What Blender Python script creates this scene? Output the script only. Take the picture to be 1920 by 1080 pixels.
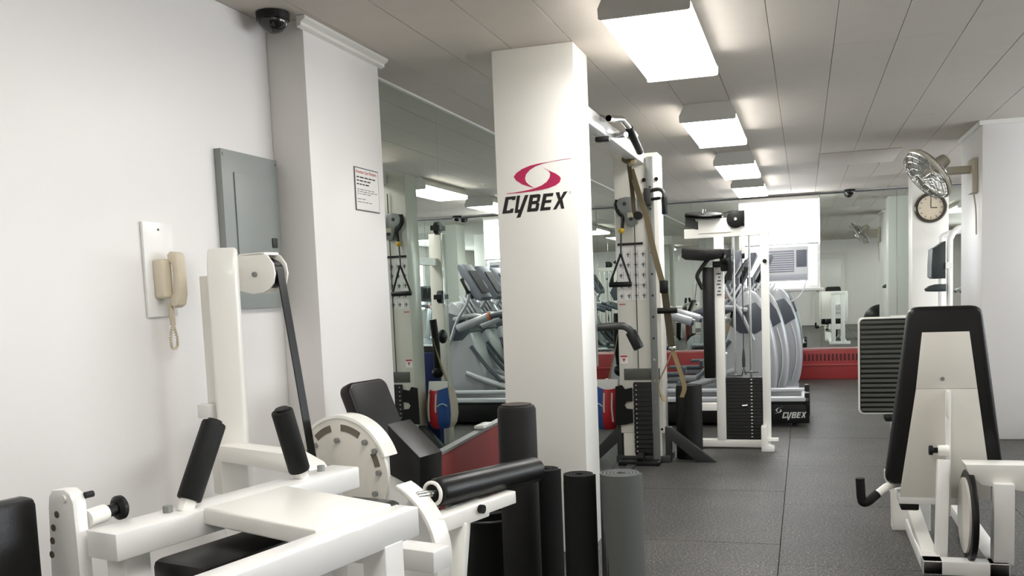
import bpy, bmesh, math, random
from mathutils import Vector, Matrix
R = math.radians
PI = math.pi
for o in list(bpy.data.objects): bpy.data.objects.remove(o)
C = bpy.context.scene.collection
SC = bpy.context.scene
# ------------------------------------------------------------------ camera
cam = bpy.data.cameras.new('camera'); camo = bpy.data.objects.new('camera', cam); C.objects.link(camo)
cam.sensor_width = 36; cam.lens = 36*1750/1920; cam.shift_y = 170/1920; cam.clip_start = 0.05
rgt = Vector((0.95404, 0.29700, -0.04019)); fwd = Vector((-0.29929, 0.94980, -0.09100))
rgt.normalize(); fwd = (fwd - rgt*fwd.dot(rgt)).normalized(); up = rgt.cross(fwd)
camo.matrix_world = Matrix(((rgt.x, up.x, -fwd.x, 0), (rgt.y, up.y, -fwd.y, 0), (rgt.z, up.z, -fwd.z, 1.287), (0, 0, 0, 1)))
SC.camera = camo
# ------------------------------------------------------------------ world, exposure
w = bpy.data.worlds.new('world'); SC.world = w; w.use_nodes = True
w.node_tree.nodes['Background'].inputs[0].default_value = (0.82, 0.9, 1.0, 1)
w.node_tree.nodes['Background'].inputs[1].default_value = 2.0
SC.view_settings.view_transform = 'Standard'; SC.view_settings.look = 'None'
SC.view_settings.gamma = 1; SC.view_settings.use_curve_mapping = False
SC.view_settings.exposure = 0.8
LAMP = 10.5          # fluorescent diffuser emission
DAY = 6.0           # daylight behind the blinds
random.seed(4)

# ------------------------------------------------------------------ materials
def lin(c): return tuple(((x/12.92) if x <= .04045 else ((x+.055)/1.055)**2.4) for x in [v/255 for v in c])
MATS = {}
def mat(name, rgb, rough=.5, metal=0, emit=0, bump=0, bscale=200, var=0, vscale=8, coat=0, trans=0, spec=None, ecol=None):
    if name in MATS: return MATS[name]
    m = bpy.data.materials.new(name); m.use_nodes = True; nt = m.node_tree; b = nt.nodes['Principled BSDF']
    col = lin(rgb) + (1,)
    b.inputs['Base Color'].default_value = col; b.inputs['Roughness'].default_value = rough; b.inputs['Metallic'].default_value = metal
    if coat: b.inputs['Coat Weight'].default_value = coat; b.inputs['Coat Roughness'].default_value = .12
    if trans: b.inputs['Transmission Weight'].default_value = trans
    if spec is not None: b.inputs['Specular IOR Level'].default_value = spec
    if emit:
        b.inputs['Emission Color'].default_value = (ecol or (1, 1, 1)) + (1,) if not ecol else tuple(ecol)+(1,)
        b.inputs['Emission Strength'].default_value = emit
    if bump or var:
        tc = nt.nodes.new('ShaderNodeTexCoord')
    if var:
        n = nt.nodes.new('ShaderNodeTexNoise'); n.inputs['Scale'].default_value = vscale; n.inputs['Detail'].default_value = 5
        nt.links.new(tc.outputs['Object'], n.inputs['Vector'])
        mx = nt.nodes.new('ShaderNodeMix'); mx.data_type = 'RGBA'
        mx.inputs[6].default_value = tuple(max(0, c*(1-var)) for c in col[:3])+(1,)
        mx.inputs[7].default_value = tuple(min(1, c*(1+var)) for c in col[:3])+(1,)
        nt.links.new(n.outputs['Fac'], mx.inputs[0]); nt.links.new(mx.outputs[2], b.inputs['Base Color'])
    if bump:
        n2 = nt.nodes.new('ShaderNodeTexNoise'); n2.inputs['Scale'].default_value = bscale; n2.inputs['Detail'].default_value = 3
        nt.links.new(tc.outputs['Object'], n2.inputs['Vector'])
        bp = nt.nodes.new('ShaderNodeBump'); bp.inputs['Strength'].default_value = bump; bp.inputs['Distance'].default_value = .004
        nt.links.new(n2.outputs['Fac'], bp.inputs['Height']); nt.links.new(bp.outputs['Normal'], b.inputs['Normal'])
    MATS[name] = m; return m

WALL = mat('wall_paint', (232, 229, 226), .38, bump=.05, bscale=60, var=.02, vscale=3)
COLW = mat('column_paint', (246, 244, 237), .35, bump=.03, bscale=60)
TRIM = mat('trim_paint', (226, 224, 218), .4)
CEIL = mat('ceiling_tile', (204, 196, 186), .75, bump=.25, bscale=90, var=.04, vscale=6)
CEILB = mat('ceiling_backing', (150, 144, 136), .9)
STEEL = mat('white_enamel', (245, 243, 236), .28, coat=.3)
STEEL2 = mat('white_enamel_cool', (240, 239, 236), .3, coat=.2)
TOWER = mat('tower_enamel', (222, 218, 208), .32, coat=.2)
BLACKV = mat('black_vinyl', (14, 14, 13), .36, bump=.12, bscale=260, spec=.4)
BLACKP = mat('black_plastic', (12, 13, 12), .42, spec=.35)
FOAM = mat('black_foam', (15, 16, 15), .6, bump=.3, bscale=420, spec=.3)
FOAMR = mat('roller_foam', (17, 17, 14), .6, bump=.35, bscale=300, spec=.35)
GREYM = mat('grey_mat', (88, 91, 88), .8, bump=.35, bscale=240)
BLKM = mat('black_mat', (20, 22, 20), .8, bump=.35, bscale=240, spec=.25)
DARK = mat('dark_grey_metal', (54, 56, 54), .45, .2)
GREY = mat('grey_metal', (140, 142, 140), .4, .4)
CHROME = mat('chrome', (205, 205, 203), .15, 1)
SILV = mat('silver_plastic', (170, 173, 176), .32, .15, coat=.2)
SILVL = mat('light_silver_plastic', (205, 208, 212), .3, .1)
SLATE = mat('slate_plastic', (78, 84, 92), .35)
PANEL = mat('panel_grey', (142, 147, 143), .42, var=.03, vscale=5)
BEIGE = mat('phone_beige', (222, 211, 188), .4)
BEIGE2 = mat('fan_beige', (196, 188, 170), .45)
RED = mat('heater_red', (150, 52, 52), .42, var=.05)
REDD = mat('slot_dark_red', (84, 24, 28), .6)
MAROON = mat('maroon_board', (124, 50, 48), .6, var=.06, bump=.1)
LOGO = mat('logo_crimson', (190, 34, 88), .5)
INK = mat('ink_black', (24, 20, 18), .55)
INKG = mat('ink_grey', (95, 95, 92), .6)
INKR = mat('ink_red', (186, 70, 78), .6)
PAPER = mat('paper', (232, 230, 226), .6)
WHITEPR = mat('white_print', (215, 215, 212), .5)
ORANGE = mat('orange_plastic', (214, 110, 62), .45)
BLUE = mat('blue_fabric', (38, 74, 138), .7, bump=.2, bscale=300)
BLUED = mat('navy_mat', (34, 48, 100), .75)
PINK = mat('blush_canvas', (214, 182, 162), .8, bump=.2, bscale=200)
REDF = mat('red_fabric', (176, 30, 40), .5, bump=.1, bscale=200)
TAN = mat('tan_webbing', (150, 132, 98), .8, bump=.3, bscale=500)
OLIVE = mat('olive_webbing', (112, 100, 74), .8, bump=.3, bscale=500)
YEL = mat('yellow_tag', (206, 168, 40), .5)
CREAM = mat('clock_face', (222, 208, 184), .6)
RIM = mat('clock_rim', (78, 72, 66), .22, .9)
LENS = mat('dome_lens', (20, 20, 18), .12, coat=.5)
MIRROR = mat('mirror_silver', (228, 236, 231), .0, 1)
DIFF = mat('lamp_diffuser', (250, 250, 246), .5, emit=LAMP, ecol=(1, .98, .945))
HOUS = mat('lamp_housing', (200, 198, 192), .5)
BLIND = mat('backlit_blind', (250, 250, 250), .7, emit=DAY*.6, ecol=(.96, .98, 1))
PANE = mat('daylight_pane', (240, 245, 250), .3, emit=DAY, ecol=(.88, .94, 1))
ACW = mat('ac_plastic', (228, 229, 232), .45)
ACG = mat('ac_grille', (150, 154, 168), .5)
CURT = mat('blue_curtain', (132, 190, 214), .8, emit=.25, ecol=(.35, .65, .8))
BLADE = mat('fan_blade', (190, 190, 184), .25, .2)

def rubber():
    m = bpy.data.materials.new('speckled_rubber'); m.use_nodes = True; nt = m.node_tree; b = nt.nodes['Principled BSDF']
    tc = nt.nodes.new('ShaderNodeTexCoord'); geo = nt.nodes.new('ShaderNodeNewGeometry')
    v = nt.nodes.new('ShaderNodeTexNoise'); v.inputs['Scale'].default_value = 95; v.inputs['Detail'].default_value = 2
    nt.links.new(geo.outputs['Position'], v.inputs['Vector'])
    cr = nt.nodes.new('ShaderNodeValToRGB'); e = cr.color_ramp.elements
    e[0].position = .50; e[0].color = lin((49, 50, 50))+(1,); e[1].position = .72; e[1].color = lin((132, 128, 118))+(1,)
    nt.links.new(v.outputs['Fac'], cr.inputs[0])
    n = nt.nodes.new('ShaderNodeTexNoise'); n.inputs['Scale'].default_value = 2.2; n.inputs['Detail'].default_value = 4
    nt.links.new(geo.outputs['Position'], n.inputs['Vector'])
    cr2 = nt.nodes.new('ShaderNodeValToRGB'); e = cr2.color_ramp.elements
    e[0].position = .32; e[0].color = (.78, .78, .78, 1); e[1].position = .7; e[1].color = (1.25, 1.23, 1.2, 1)
    nt.links.new(n.outputs['Fac'], cr2.inputs[0])
    mx = nt.nodes.new('ShaderNodeMix'); mx.data_type = 'RGBA'; mx.blend_type = 'MULTIPLY'; mx.inputs[0].default_value = 1
    nt.links.new(cr.outputs[0], mx.inputs[6]); nt.links.new(cr2.outputs[0], mx.inputs[7]); nt.links.new(mx.outputs[2], b.inputs['Base Color'])
    bp = nt.nodes.new('ShaderNodeBump'); bp.inputs['Strength'].default_value = .3; bp.inputs['Distance'].default_value = .003
    nt.links.new(v.outputs['Fac'], bp.inputs['Height']); nt.links.new(bp.outputs['Normal'], b.inputs['Normal'])
    b.inputs['Roughness'].default_value = .5
    return m
RUBBER = rubber()

# ------------------------------------------------------------------ mesh builder
def V(*a): return Vector(a)
ORG = {}
class MB:
    def __init__(s): s.bm = bmesh.new()
    def box(s, c, d, rz=0, rot=None, bev=0, seg=2):
        r = bmesh.ops.create_cube(s.bm, size=1); vs = r['verts']
        for v in vs: v.co = Vector((v.co.x*d[0], v.co.y*d[1], v.co.z*d[2]))
        if bev:
            es = list({e for v in vs for e in v.link_edges})
            g = bmesh.ops.bevel(s.bm, geom=es, offset=bev, segments=seg, affect='EDGES', profile=.5)
            vs = list({v for f in g['faces'] for v in f.verts} | {v for v in vs if v.is_valid})
        M = Matrix.Translation(Vector(c)) @ (rot.to_4x4() if rot else Matrix.Rotation(rz, 4, 'Z'))
        for v in vs: v.co = M @ v.co
        return s
    def b2(s, x0, x1, y0, y1, z0, z1, bev=0, seg=2):
        return s.box(((x0+x1)/2, (y0+y1)/2, (z0+z1)/2), (abs(x1-x0), abs(y1-y0), abs(z1-z0)), bev=bev, seg=seg)
    def bar(s, p0, p1, wd, ht, upv=(0, 0, 1), bev=0):
        p0, p1 = Vector(p0), Vector(p1); x = (p1-p0); L = x.length; x.normalize()
        u_ = Vector(upv); y = u_.cross(x)
        if y.length < 1e-4: y = Vector((0, 1, 0)).cross(x)
        y.normalize(); z = x.cross(y)
        return s.box((p0+p1)/2, (L, wd, ht), rot=Matrix((x, y, z)).transposed(), bev=bev)
    def cyl(s, p0, p1, r, r2=None, seg=20, bev=0):
        p0, p1 = Vector(p0), Vector(p1); r2 = r if r2 is None else r2; L = (p1-p0).length
        if bev:
            return s.lathe([(0, 0), (r-bev, 0), (r-bev*.3, bev*.3), (r, bev), (r2, L-bev), (r2-bev*.3, L-bev*.3), (r2-bev, L), (0, L)], p0, p1-p0, seg)
        return s.lathe([(0, 0), (r, 0), (r2, L), (0, L)], p0, p1-p0, seg)
    def lathe(s, prof, p0, axis, seg=24):
        z = Vector(axis).normalized(); x = z.orthogonal().normalized(); y = z.cross(x); p0 = Vector(p0)
        rings = []
        for (r, h) in prof:
            if r < 1e-6: rings.append([s.bm.verts.new(p0+z*h)])
            else: rings.append([s.bm.verts.new(p0+z*h+(x*math.cos(2*PI*i/seg)+y*math.sin(2*PI*i/seg))*r) for i in range(seg)])
        for a, b in zip(rings, rings[1:]):
            for i in range(seg):
                j = (i+1) % seg
                q = [a[i % len(a)], a[j % len(a)], b[j % len(b)], b[i % len(b)]]
                u_ = []
                for v in q:
                    if v not in u_: u_.append(v)
                if len(u_) > 2:
                    try: s.bm.faces.new(u_)
                    except ValueError: pass
        return s
    def tube(s, pts, r, seg=10, closed=False, sm=0, rs=None):
        pts = [Vector(p) for p in pts]
        if sm: pts = smooth(pts, sm, closed)
        n = len(pts); rings = []; prev = None
        for i, p in enumerate(pts):
            if closed: t = pts[(i+1) % n]-pts[i-1]
            else: t = pts[min(i+1, n-1)]-pts[max(i-1, 0)]
            t.normalize()
            if prev is None: x = t.orthogonal().normalized()
            else:
                x = prev-t*prev.dot(t)
                x = x.normalized() if x.length > 1e-5 else t.orthogonal().normalized()
            prev = x; y = t.cross(x); rr = rs[i] if rs else r
            rings.append([s.bm.verts.new(p+(x*math.cos(2*PI*k/seg)+y*math.sin(2*PI*k/seg))*rr) for k in range(seg)])
        m = n if closed else n-1
        for i in range(m):
            a, b = rings[i], rings[(i+1) % n]
            for k in range(seg): s.bm.faces.new((a[k], a[(k+1) % seg], b[(k+1) % seg], b[k]))
        if not closed:
            s.bm.faces.new(rings[0][::-1]); s.bm.faces.new(rings[-1])
        return s
    def prism(s, pts, ext, bev=0, seg=2):
        pts = [Vector(p) for p in pts]; ext = Vector(ext)
        a = [s.bm.verts.new(p) for p in pts]; b = [s.bm.verts.new(p+ext) for p in pts]
        f1 = s.bm.faces.new(a); f2 = s.bm.faces.new(b[::-1]); n = len(a); fs = [f1, f2]
        for i in range(n): fs.append(s.bm.faces.new((a[(i+1) % n], a[i], b[i], b[(i+1) % n])))
        bmesh.ops.recalc_face_normals(s.bm, faces=fs)
        if bev:
            es = list(f1.edges)+list(f2.edges)
            bmesh.ops.bevel(s.bm, geom=es, offset=bev, segments=seg, affect='EDGES', profile=.5)
        return s
    def sphere(s, c, r, sc=(1, 1, 1), seg=20):
        g = bmesh.ops.create_uvsphere(s.bm, u_segments=seg, v_segments=max(8, seg//2), radius=r)
        for v in g['verts']: v.co = Vector((v.co.x*sc[0], v.co.y*sc[1], v.co.z*sc[2]))+Vector(c)
        return s
    def strip(s, pts, wv, t=.003, sm=0):
        pts = [Vector(p) for p in pts]
        if sm: pts = smooth(pts, sm, False)
        wv = Vector(wv); n = len(pts); rings = []
        for i, p in enumerate(pts):
            tg = (pts[min(i+1, n-1)]-pts[max(i-1, 0)]).normalized(); nn = tg.cross(wv)
            nn = nn.normalized()*t/2 if nn.length > 1e-6 else Vector((0, 0, t/2))
            rings.append([s.bm.verts.new(q) for q in (p-wv/2-nn, p+wv/2-nn, p+wv/2+nn, p-wv/2+nn)])
        for a, b in zip(rings, rings[1:]):
            for k in range(4): s.bm.faces.new((a[k], a[(k+1) % 4], b[(k+1) % 4], b[k]))
        s.bm.faces.new(rings[0][::-1]); s.bm.faces.new(rings[-1])
        return s
    def mesh(s, name, m, org=(0, 0, 0), angle=38):
        o_ = Vector(org)
        for v in s.bm.verts: v.co -= o_
        bmesh.ops.recalc_face_normals(s.bm, faces=s.bm.faces[:])
        me = bpy.data.meshes.new(name); s.bm.to_mesh(me); s.bm.free()
        for p in me.polygons: p.use_smooth = True
        me.set_sharp_from_angle(angle=R(angle)); me.materials.append(m)
        return me
    def build(s, name, m, parent=None, org=None, label=None):
        og = ORG.get(parent.name, (0, 0, 0)) if parent else (org or (0, 0, 0))
        me = s.mesh(name, m, og)
        o = bpy.data.objects.new(name, me); C.objects.link(o)
        if parent: o.parent = parent
        else: o.location = og
        ORG[o.name] = tuple(og)
        if label: o['label'] = label
        return o
def smooth(pts, k, closed):
    n = len(pts); out = []
    rng = range(n) if closed else range(n-1)
    for i in rng:
        p0 = pts[i-1] if (closed or i > 0) else pts[0]*2-pts[1]
        p1 = pts[i]; p2 = pts[(i+1) % n]
        p3 = pts[(i+2) % n] if (closed or i+2 < n) else pts[-1]*2-pts[-2]
        for j in range(k):
            t = j/k
            out.append(.5*((2*p1)+(p2-p0)*t+(2*p0-5*p1+4*p2-p3)*t*t+(3*p1-p0-3*p2+p3)*t**3))
    if not closed: out.append(pts[-1])
    return out
def tag(o, label=None, cat=None, group=None, kind=None):
    if label: o['label'] = label
    if cat: o['category'] = cat
    if group: o['group'] = group
    if kind: o['kind'] = kind
    return o
def thing(name, label, cat, loc=(0, 0, 0), group=None):
    o = bpy.data.objects.new(name, None); C.objects.link(o); o.location = loc; o.empty_display_size = .1
    ORG[o.name] = tuple(loc); return tag(o, label, cat, group)
def copy_tree(o, parent=None):
    c = o.copy(); C.objects.link(c); c.parent = parent
    for ch in o.children: copy_tree(ch, c)
    return c
def struct(o): o['kind'] = 'structure'; return o
def rrect(x0, x1, y0, y1, r, n=5):
    P = []
    for cx, cy, a in ((x1-r, y1-r, 0), (x0+r, y1-r, 90), (x0+r, y0+r, 180), (x1-r, y0+r, 270)):
        for i in range(n+1):
            t = R(a+90*i/n); P.append((cx+r*math.cos(t), cy+r*math.sin(t)))
    return P
def flat_shape(name, loops, place, depth, m, parent):
    """flat printed shapes (with holes) from 2-D loops; place maps (x, y) to a world point"""
    cu = bpy.data.curves.new(name, 'CURVE'); cu.dimensions = '2D'; cu.fill_mode = 'BOTH'
    for lp in loops:
        sp = cu.splines.new('POLY'); sp.points.add(len(lp)-1); sp.use_cyclic_u = True
        for q, p in zip(sp.points, lp): q.co = (p[0], p[1], 0, 1)
    return _curve_mesh(name, cu, place, depth, m, parent)
def _curve_mesh(name, cu, place, depth, m, parent):
    t = bpy.data.objects.new(name+'_tmp', cu); C.objects.link(t)
    me = bpy.data.meshes.new_from_object(t.evaluated_get(bpy.context.evaluated_depsgraph_get()))
    bpy.data.objects.remove(t)
    bm = bmesh.new(); bm.from_mesh(me)
    g = bmesh.ops.extrude_face_region(bm, geom=bm.faces[:])
    top = {v for v in g['geom'] if isinstance(v, bmesh.types.BMVert)}
    og = Vector(ORG.get(parent.name, (0, 0, 0)))
    for v in bm.verts: v.co = place(v.co.x, v.co.y, depth if v in top else 0) - og
    bmesh.ops.recalc_face_normals(bm, faces=bm.faces[:])
    bm.to_mesh(me); bm.free(); me.materials.clear(); me.materials.append(m)
    o = bpy.data.objects.new(name, me); C.objects.link(o); o.parent = parent; ORG[o.name] = tuple(og)
    return o
def text(name, body, place, size, m, parent, depth=.0006):
    cu = bpy.data.curves.new(name, 'FONT'); cu.body = body; cu.size = size
    return _curve_mesh(name, cu, place, depth, m, parent)

# ================================================================== the room
XL, XR, YB, YF, H = -2.14, 4.2, -2.6, 13.15, 2.45
# floor with rubber mats
fl = struct(MB().b2(XL-.2, XR+.2, YB-.2, YF+.2, -.12, -.011).build('floor', mat('subfloor', (40, 40, 40), .8)))
TS = 1.22; xs = [-.125+TS*k for k in range(-2, 5)]
tile_cache = {}
for i in range(len(xs)-1):
    x0, x1 = max(xs[i], XL+.002), min(xs[i+1], XR-.002)
    off = [0.0, .5, .22, .8, .4, .1][i]
    ye = [YB+.002]+[y for y in [4.08-TS*6+off*TS+TS*k for k in range(16)] if YB+.1 < y < YF-.1]+[YF-.002]
    for y0, y1 in zip(ye, ye[1:]):
        key = (round(x1-x0, 3), round(y1-y0, 3))
        if key not in tile_cache:
            tile_cache[key] = MB().box((0, 0, -.0055), (key[0]-.002, key[1]-.002, .011), bev=.002, seg=1).mesh('rubber_tile', RUBBER)
        o = bpy.data.objects.new('rubber_tile', tile_cache[key]); C.objects.link(o); o.parent = fl
        o.location = ((x0+x1)/2, (y0+y1)/2, random.uniform(-.0006, .0004))
# ceiling with long boards
ce = struct(MB().b2(XL-.2, XR+.2, YB-.2, YF+.2, H+.012, H+.15).build('ceiling', CEILB))
PW, PL = .2945, 2.4; cp = {}
x = -.141-PW*7
while x < XR:
    x0, x1 = max(x, XL), min(x+PW, XR)
    if x1-x0 > .02:
        yy = [YB]+[YB+.45+PL*k for k in range(7) if YB+.45+PL*k < YF-.1]+[YF]
        for y0, y1 in zip(yy, yy[1:]):
            key = (round(x1-x0, 3), round(y1-y0, 3))
            if key not in cp: cp[key] = MB().box((0, 0, .006), (key[0]-.0022, key[1]-.0008, .012), bev=.0012, seg=1).mesh('ceiling_board', CEIL)
            o = bpy.data.objects.new('ceiling_board', cp[key]); C.objects.link(o); o.parent = ce
            o.location = ((x0+x1)/2, (y0+y1)/2, H+random.uniform(-.0005, .0005))
    x += PW
# walls
struct(MB().b2(XL-.2, XL, YB, YF, 0, H).build('wall_left', WALL))
struct(MB().b2(XL-.2, XR+.2, YB-.2, YB, 0, H).build('wall_back', WALL))
struct(MB().b2(XL-.2, XR+.2, YF, YF+.2, 0, H).build('wall_far', WALL))
# right wall with two window openings
wr = MB()
WINS = ((3.0, 5.4), (5.9, 8.3), (9.4, 11.6)); y = YB
for a, b in WINS: wr.b2(XR, XR+.2, y, a, 0, H); wr.b2(XR, XR+.2, a, b, 0, .95); wr.b2(XR, XR+.2, a, b, 2.2, H); y = b
wr.b2(XR, XR+.2, y, YF, 0, H); struct(wr.build('wall_right', WALL))
for i, (a, b) in enumerate(WINS):
    wn = struct(MB().b2(XR+.02, XR+.07, a, a+.05, .95, 2.2).b2(XR+.02, XR+.07, b-.05, b, .95, 2.2).b2(XR+.02, XR+.07, a, b, .95, 1.0).b2(XR+.02, XR+.07, a, b, 2.15, 2.2).b2(XR+.02, XR+.07, (a+b)/2-.02, (a+b)/2+.02, 1., 2.15).build('window_%d' % (i+1), TRIM))
    MB().b2(XR+.075, XR+.085, a, b, .95, 2.2).build('pane', PANE, wn)
# pilaster on the left wall with its crown
struct(MB().b2(XL, -1.965, 3.552, 4.266, 0, H, bev=.004).build('wall_pilaster', WALL))
struct(MB().prism([(-1.965, 3.50, 2.449), (-1.925, 3.50, 2.449), (-1.925, 3.50, 2.437), (-1.945, 3.50, 2.425), (-1.945, 3.50, 2.412), (-1.965, 3.50, 2.405)], (0, .80, 0)).build('trim_1', TRIM))
# square column in the middle
COLX0, COLX1, COLY0, COLY1 = -1.422, -1.018, 4.385, 4.68
col = struct(MB().b2(COLX0, COLX1, COLY0, COLY1, 0, H, bev=.006).build('wall_column', COLW))
# clock column, fan pillar
struct(MB().b2(1.16, 1.535, 11.4, 11.78, 0, H, bev=.006).build('wall_column', COLW))
struct(MB().b2(1.31, 1.85, 8.0, 9.0, 0, H, bev=.006).build('wall_column', WALL))
struct(MB().b2(1.285, 1.31, 7.98, 9.0, 2.415, 2.449).b2(1.285, 1.85, 7.975, 8.0, 2.415, 2.449).build('trim_2', TRIM))
# baseboards
struct(MB().b2(XL, XL+.012, 4.27, YF, 0, .1).b2(XL, XL+.012, YB, 3.55, 0, .1).build('baseboard_left', TRIM))
struct(MB().b2(XL, XR, YB, YB+.012, 0, .1).build('baseboard_back', TRIM))
struct(MB().b2(XR-.012, XR, YB, YF, 0, .1).build('baseboard_right', TRIM))
# back wall door, seen in the far mirror
d1 = struct(MB().b2(.3, 1.15, YB, YB+.04, 0, 2.05, bev=.004).build('door_1', TRIM))
for z0, z1 in ((.2, .95), (1.1, 1.9)):
    MB().b2(.42, 1.03, YB+.04, YB+.052, z0, z1, bev=.005).build('door_panel', STEEL2, d1)
MB().b2(.22, .3, YB, YB+.05, 0, 2.1).b2(1.15, 1.23, YB, YB+.05, 0, 2.1).b2(.3, 1.15, YB, YB+.05, 2.05, 2.1).build('door_frame', TRIM, d1)
MB().cyl((.38, YB+.04, 1), (.38, YB+.09, 1), .012).sphere((.38, YB+.11, 1), .03).build('door_handle', CHROME, d1)

# mirrors: panels along the left wall and on the far wall
ml = [4.27, 5.43, 6.72, 8.01, 9.3, 10.59, 11.88, YF-.01]
wh = ('beside the pilaster', 'behind the square column', 'behind the cable tower', 'behind the treadmill', 'behind the nearest elliptical', 'behind the middle elliptical', 'in the far corner')
for i, (a, b) in enumerate(zip(ml, ml[1:])):
    o = MB().b2(XL+.001, XL+.007, a+.0012, b-.0012, .11, 2.437, bev=.001, seg=1).build('wall_mirror', MIRROR, org=(XL, (a+b)/2, .11))
    tag(o, 'tall frameless mirror panel on the left wall '+wh[i], 'mirror', 'mirror panels along the left wall')
struct(MB().b2(XL+.0005, XL+.018, 4.27, YF, 2.438, 2.449).build('trim_3', TRIM))
mf = [(-2.12, -1.47, 'left of the bright blind, in the corner'), (-1.468, -.83, 'directly left of the bright blind'), (-.828, .213, 'under the air conditioner'), (.215, 1.155, 'between the bright blind and the clock column'), (1.157, 2.3, 'behind the clock column'), (2.302, 3.4, 'right of the clock column')]
for a, b, lb in mf:
    o = MB().b2(a, b, YF-.008, YF-.002, .40, 1.16 if 'under' in lb else 2.42, bev=.001, seg=1).build('wall_mirror', MIRROR, org=((a+b)/2, YF, .4))
    tag(o, 'large mirror panel on the far wall '+lb, 'mirror', 'mirror panels on the far wall')
struct(MB().b2(-2.12, 3.4, YF-.015, YF, 2.424, 2.438).build('trim_4', mat('dark_trim', (90, 90, 96), .5)))

# far window with blind and air conditioner
w4 = struct(MB().b2(-.83, -.79, YF-.05, YF, 1.2, 2.42).b2(.17, .21, YF-.05, YF, 1.2, 2.42).b2(-.79, .17, YF-.05, YF, 1.2, 1.24).b2(-.79, .17, YF-.05, YF, 2.395, 2.42).build('window_4', TRIM))
MB().b2(-.79, .17, YF-.02, YF-.01, 1.24, 2.395).build('pane', PANE, w4)
MB().b2(-.87, .25, YF-.12, YF, 1.165, 1.2, bev=.004).build('window_sill', TRIM, w4)
bl = thing('roller_blind', 'bright white roller blind pulled half down over the far window', 'blind', (-.3, YF-.07, 1.78))
MB().b2(-.80, .19, YF-.075, YF-.07, 1.80, 2.36).build('fabric', BLIND, bl)
MB().cyl((-.81, YF-.075, 2.385), (.2, YF-.075, 2.385), .028, seg=16).build('roller_tube', TRIM, bl)
MB().b2(-.80, .19, YF-.085, YF-.06, 1.775, 1.80, bev=.004).build('hem_bar', mat('hem_grey', (188, 188, 192), .5), bl)
ac = thing('air_conditioner', 'white window air conditioner under the bright blind on the far wall', 'air conditioner', (-.2, YF-.3, 1.3))
MB().b2(-.50, .06, YF-.32, YF-.05, 1.30, 1.75, bev=.012).build('body', ACW, ac)
g = MB().b2(-.47, -.12, YF-.325, YF-.318, 1.42, 1.70, bev=.004).build('intake_grille', ACG, ac)
for k in range(9): MB().b2(-.465, -.125, YF-.331, YF-.325, 1.435+.029*k, 1.445+.029*k).build('louvre', ACW, g)
MB().b2(-.09, .04, YF-.326, YF-.318, 1.48, 1.70, bev=.003).build('control_panel', mat('ac_panel', (112, 116, 128), .4), ac)
MB().b2(-.47, .04, YF-.326, YF-.318, 1.32, 1.39, bev=.003).build('outlet', mat('ac_outlet', (186, 188, 198), .4), ac)
MB().tube([(.03, YF-.2, 1.3), (-.02, YF-.22, 1.15), (-.12, YF-.2, 1.05), (-.28, YF-.1, 1.0), (-.35, YF-.03, .98)], .008, sm=6).build('power_cord', ACW, ac)
# red radiator cover along the far wall
ht = thing('radiator_cover', 'long red metal radiator cover with vent slots along the far wall', 'radiator', (.3, 12.95, 0))
MB().b2(-2.12, 3.4, 12.84, YF-.001, 0, .385, bev=.008).build('casing', RED, ht)
for k in range(60):
    x = -1.0+.0495*k
    MB().b2(x, x+.026, 12.836, 12.842, .245, .335, bev=.002, seg=1).build('vent_slot', REDD, ht)
MB().b2(-2.12, 3.4, 12.825, 12.842, .185, .2).build('seam', mat('heater_edge', (172, 78, 76), .4), ht)

# ------------------------------------------------------------------ ceiling lights
def fixture(x0, x1, y0, y1, label):
    t = thing('ceiling_light', label, 'light', ((x0+x1)/2, (y0+y1)/2, H), 'fluorescent ceiling fixtures')
    MB().prism([(a, y0+.006, b) for a, b in ((x0+.04, H-.001), (x0+.004, H-.07), (x0+.004, H-.076), (x1-.004, H-.076), (x1-.004, H-.07), (x1-.04, H-.001))], (0, y1-y0-.012, 0)).build('housing', HOUS, t)
    p = [(x0+.002, H-.077), (x0+.004, H-.105), (x0+.012, H-.112), (x1-.012, H-.112), (x1-.004, H-.105), (x1-.002, H-.077)]
    MB().prism([(a, y0+.008, b) for a, b in p], (0, y1-y0-.016, 0)).build('diffuser', DIFF, t)
    pe = [(x0+.035, H-.001), (x0-.002, H-.074), (x0, H-.112), (x0+.01, H-.116), (x1-.01, H-.116), (x1, H-.112), (x1+.002, H-.074), (x1-.035, H-.001)]
    for yy in (y0-.004, y1-.008): MB().prism([(a, yy, b) for a, b in pe], (0, .012, 0)).build('end_cap', HOUS, t)
lab = ['wide fluorescent ceiling fixture behind the viewpoint', 'fluorescent ceiling fixture nearly overhead of the leg machine', 'largest and nearest glowing fluorescent ceiling fixture in view', 'second nearest glowing ceiling fixture in the middle row', 'third glowing ceiling fixture toward the blind', 'smallest and farthest ceiling fixture just before the bright blind']
for i, y0 in enumerate((-1.1, 1.3, 3.70, 6.2, 8.58, 10.66)): fixture(-.755, -.40, y0, y0+1.21, lab[i])
for i, y0 in enumerate((-1.6, 3.2, 8.9)): fixture(2.3, 2.66, y0, y0+1.21, ('added fluorescent fixture brightening the unseen back of the room, right side', 'fluorescent ceiling fixture on the right side of the room, middle', 'fluorescent ceiling fixture on the right side of the room beyond the pillar')[i])  # the first of these is an added lamp to lift the dim back end
ha = struct(MB().b2(.16, .86, 9.2, 10.2, H-.006, H-.0005, bev=.002).build('trim_5', CEIL))

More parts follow.
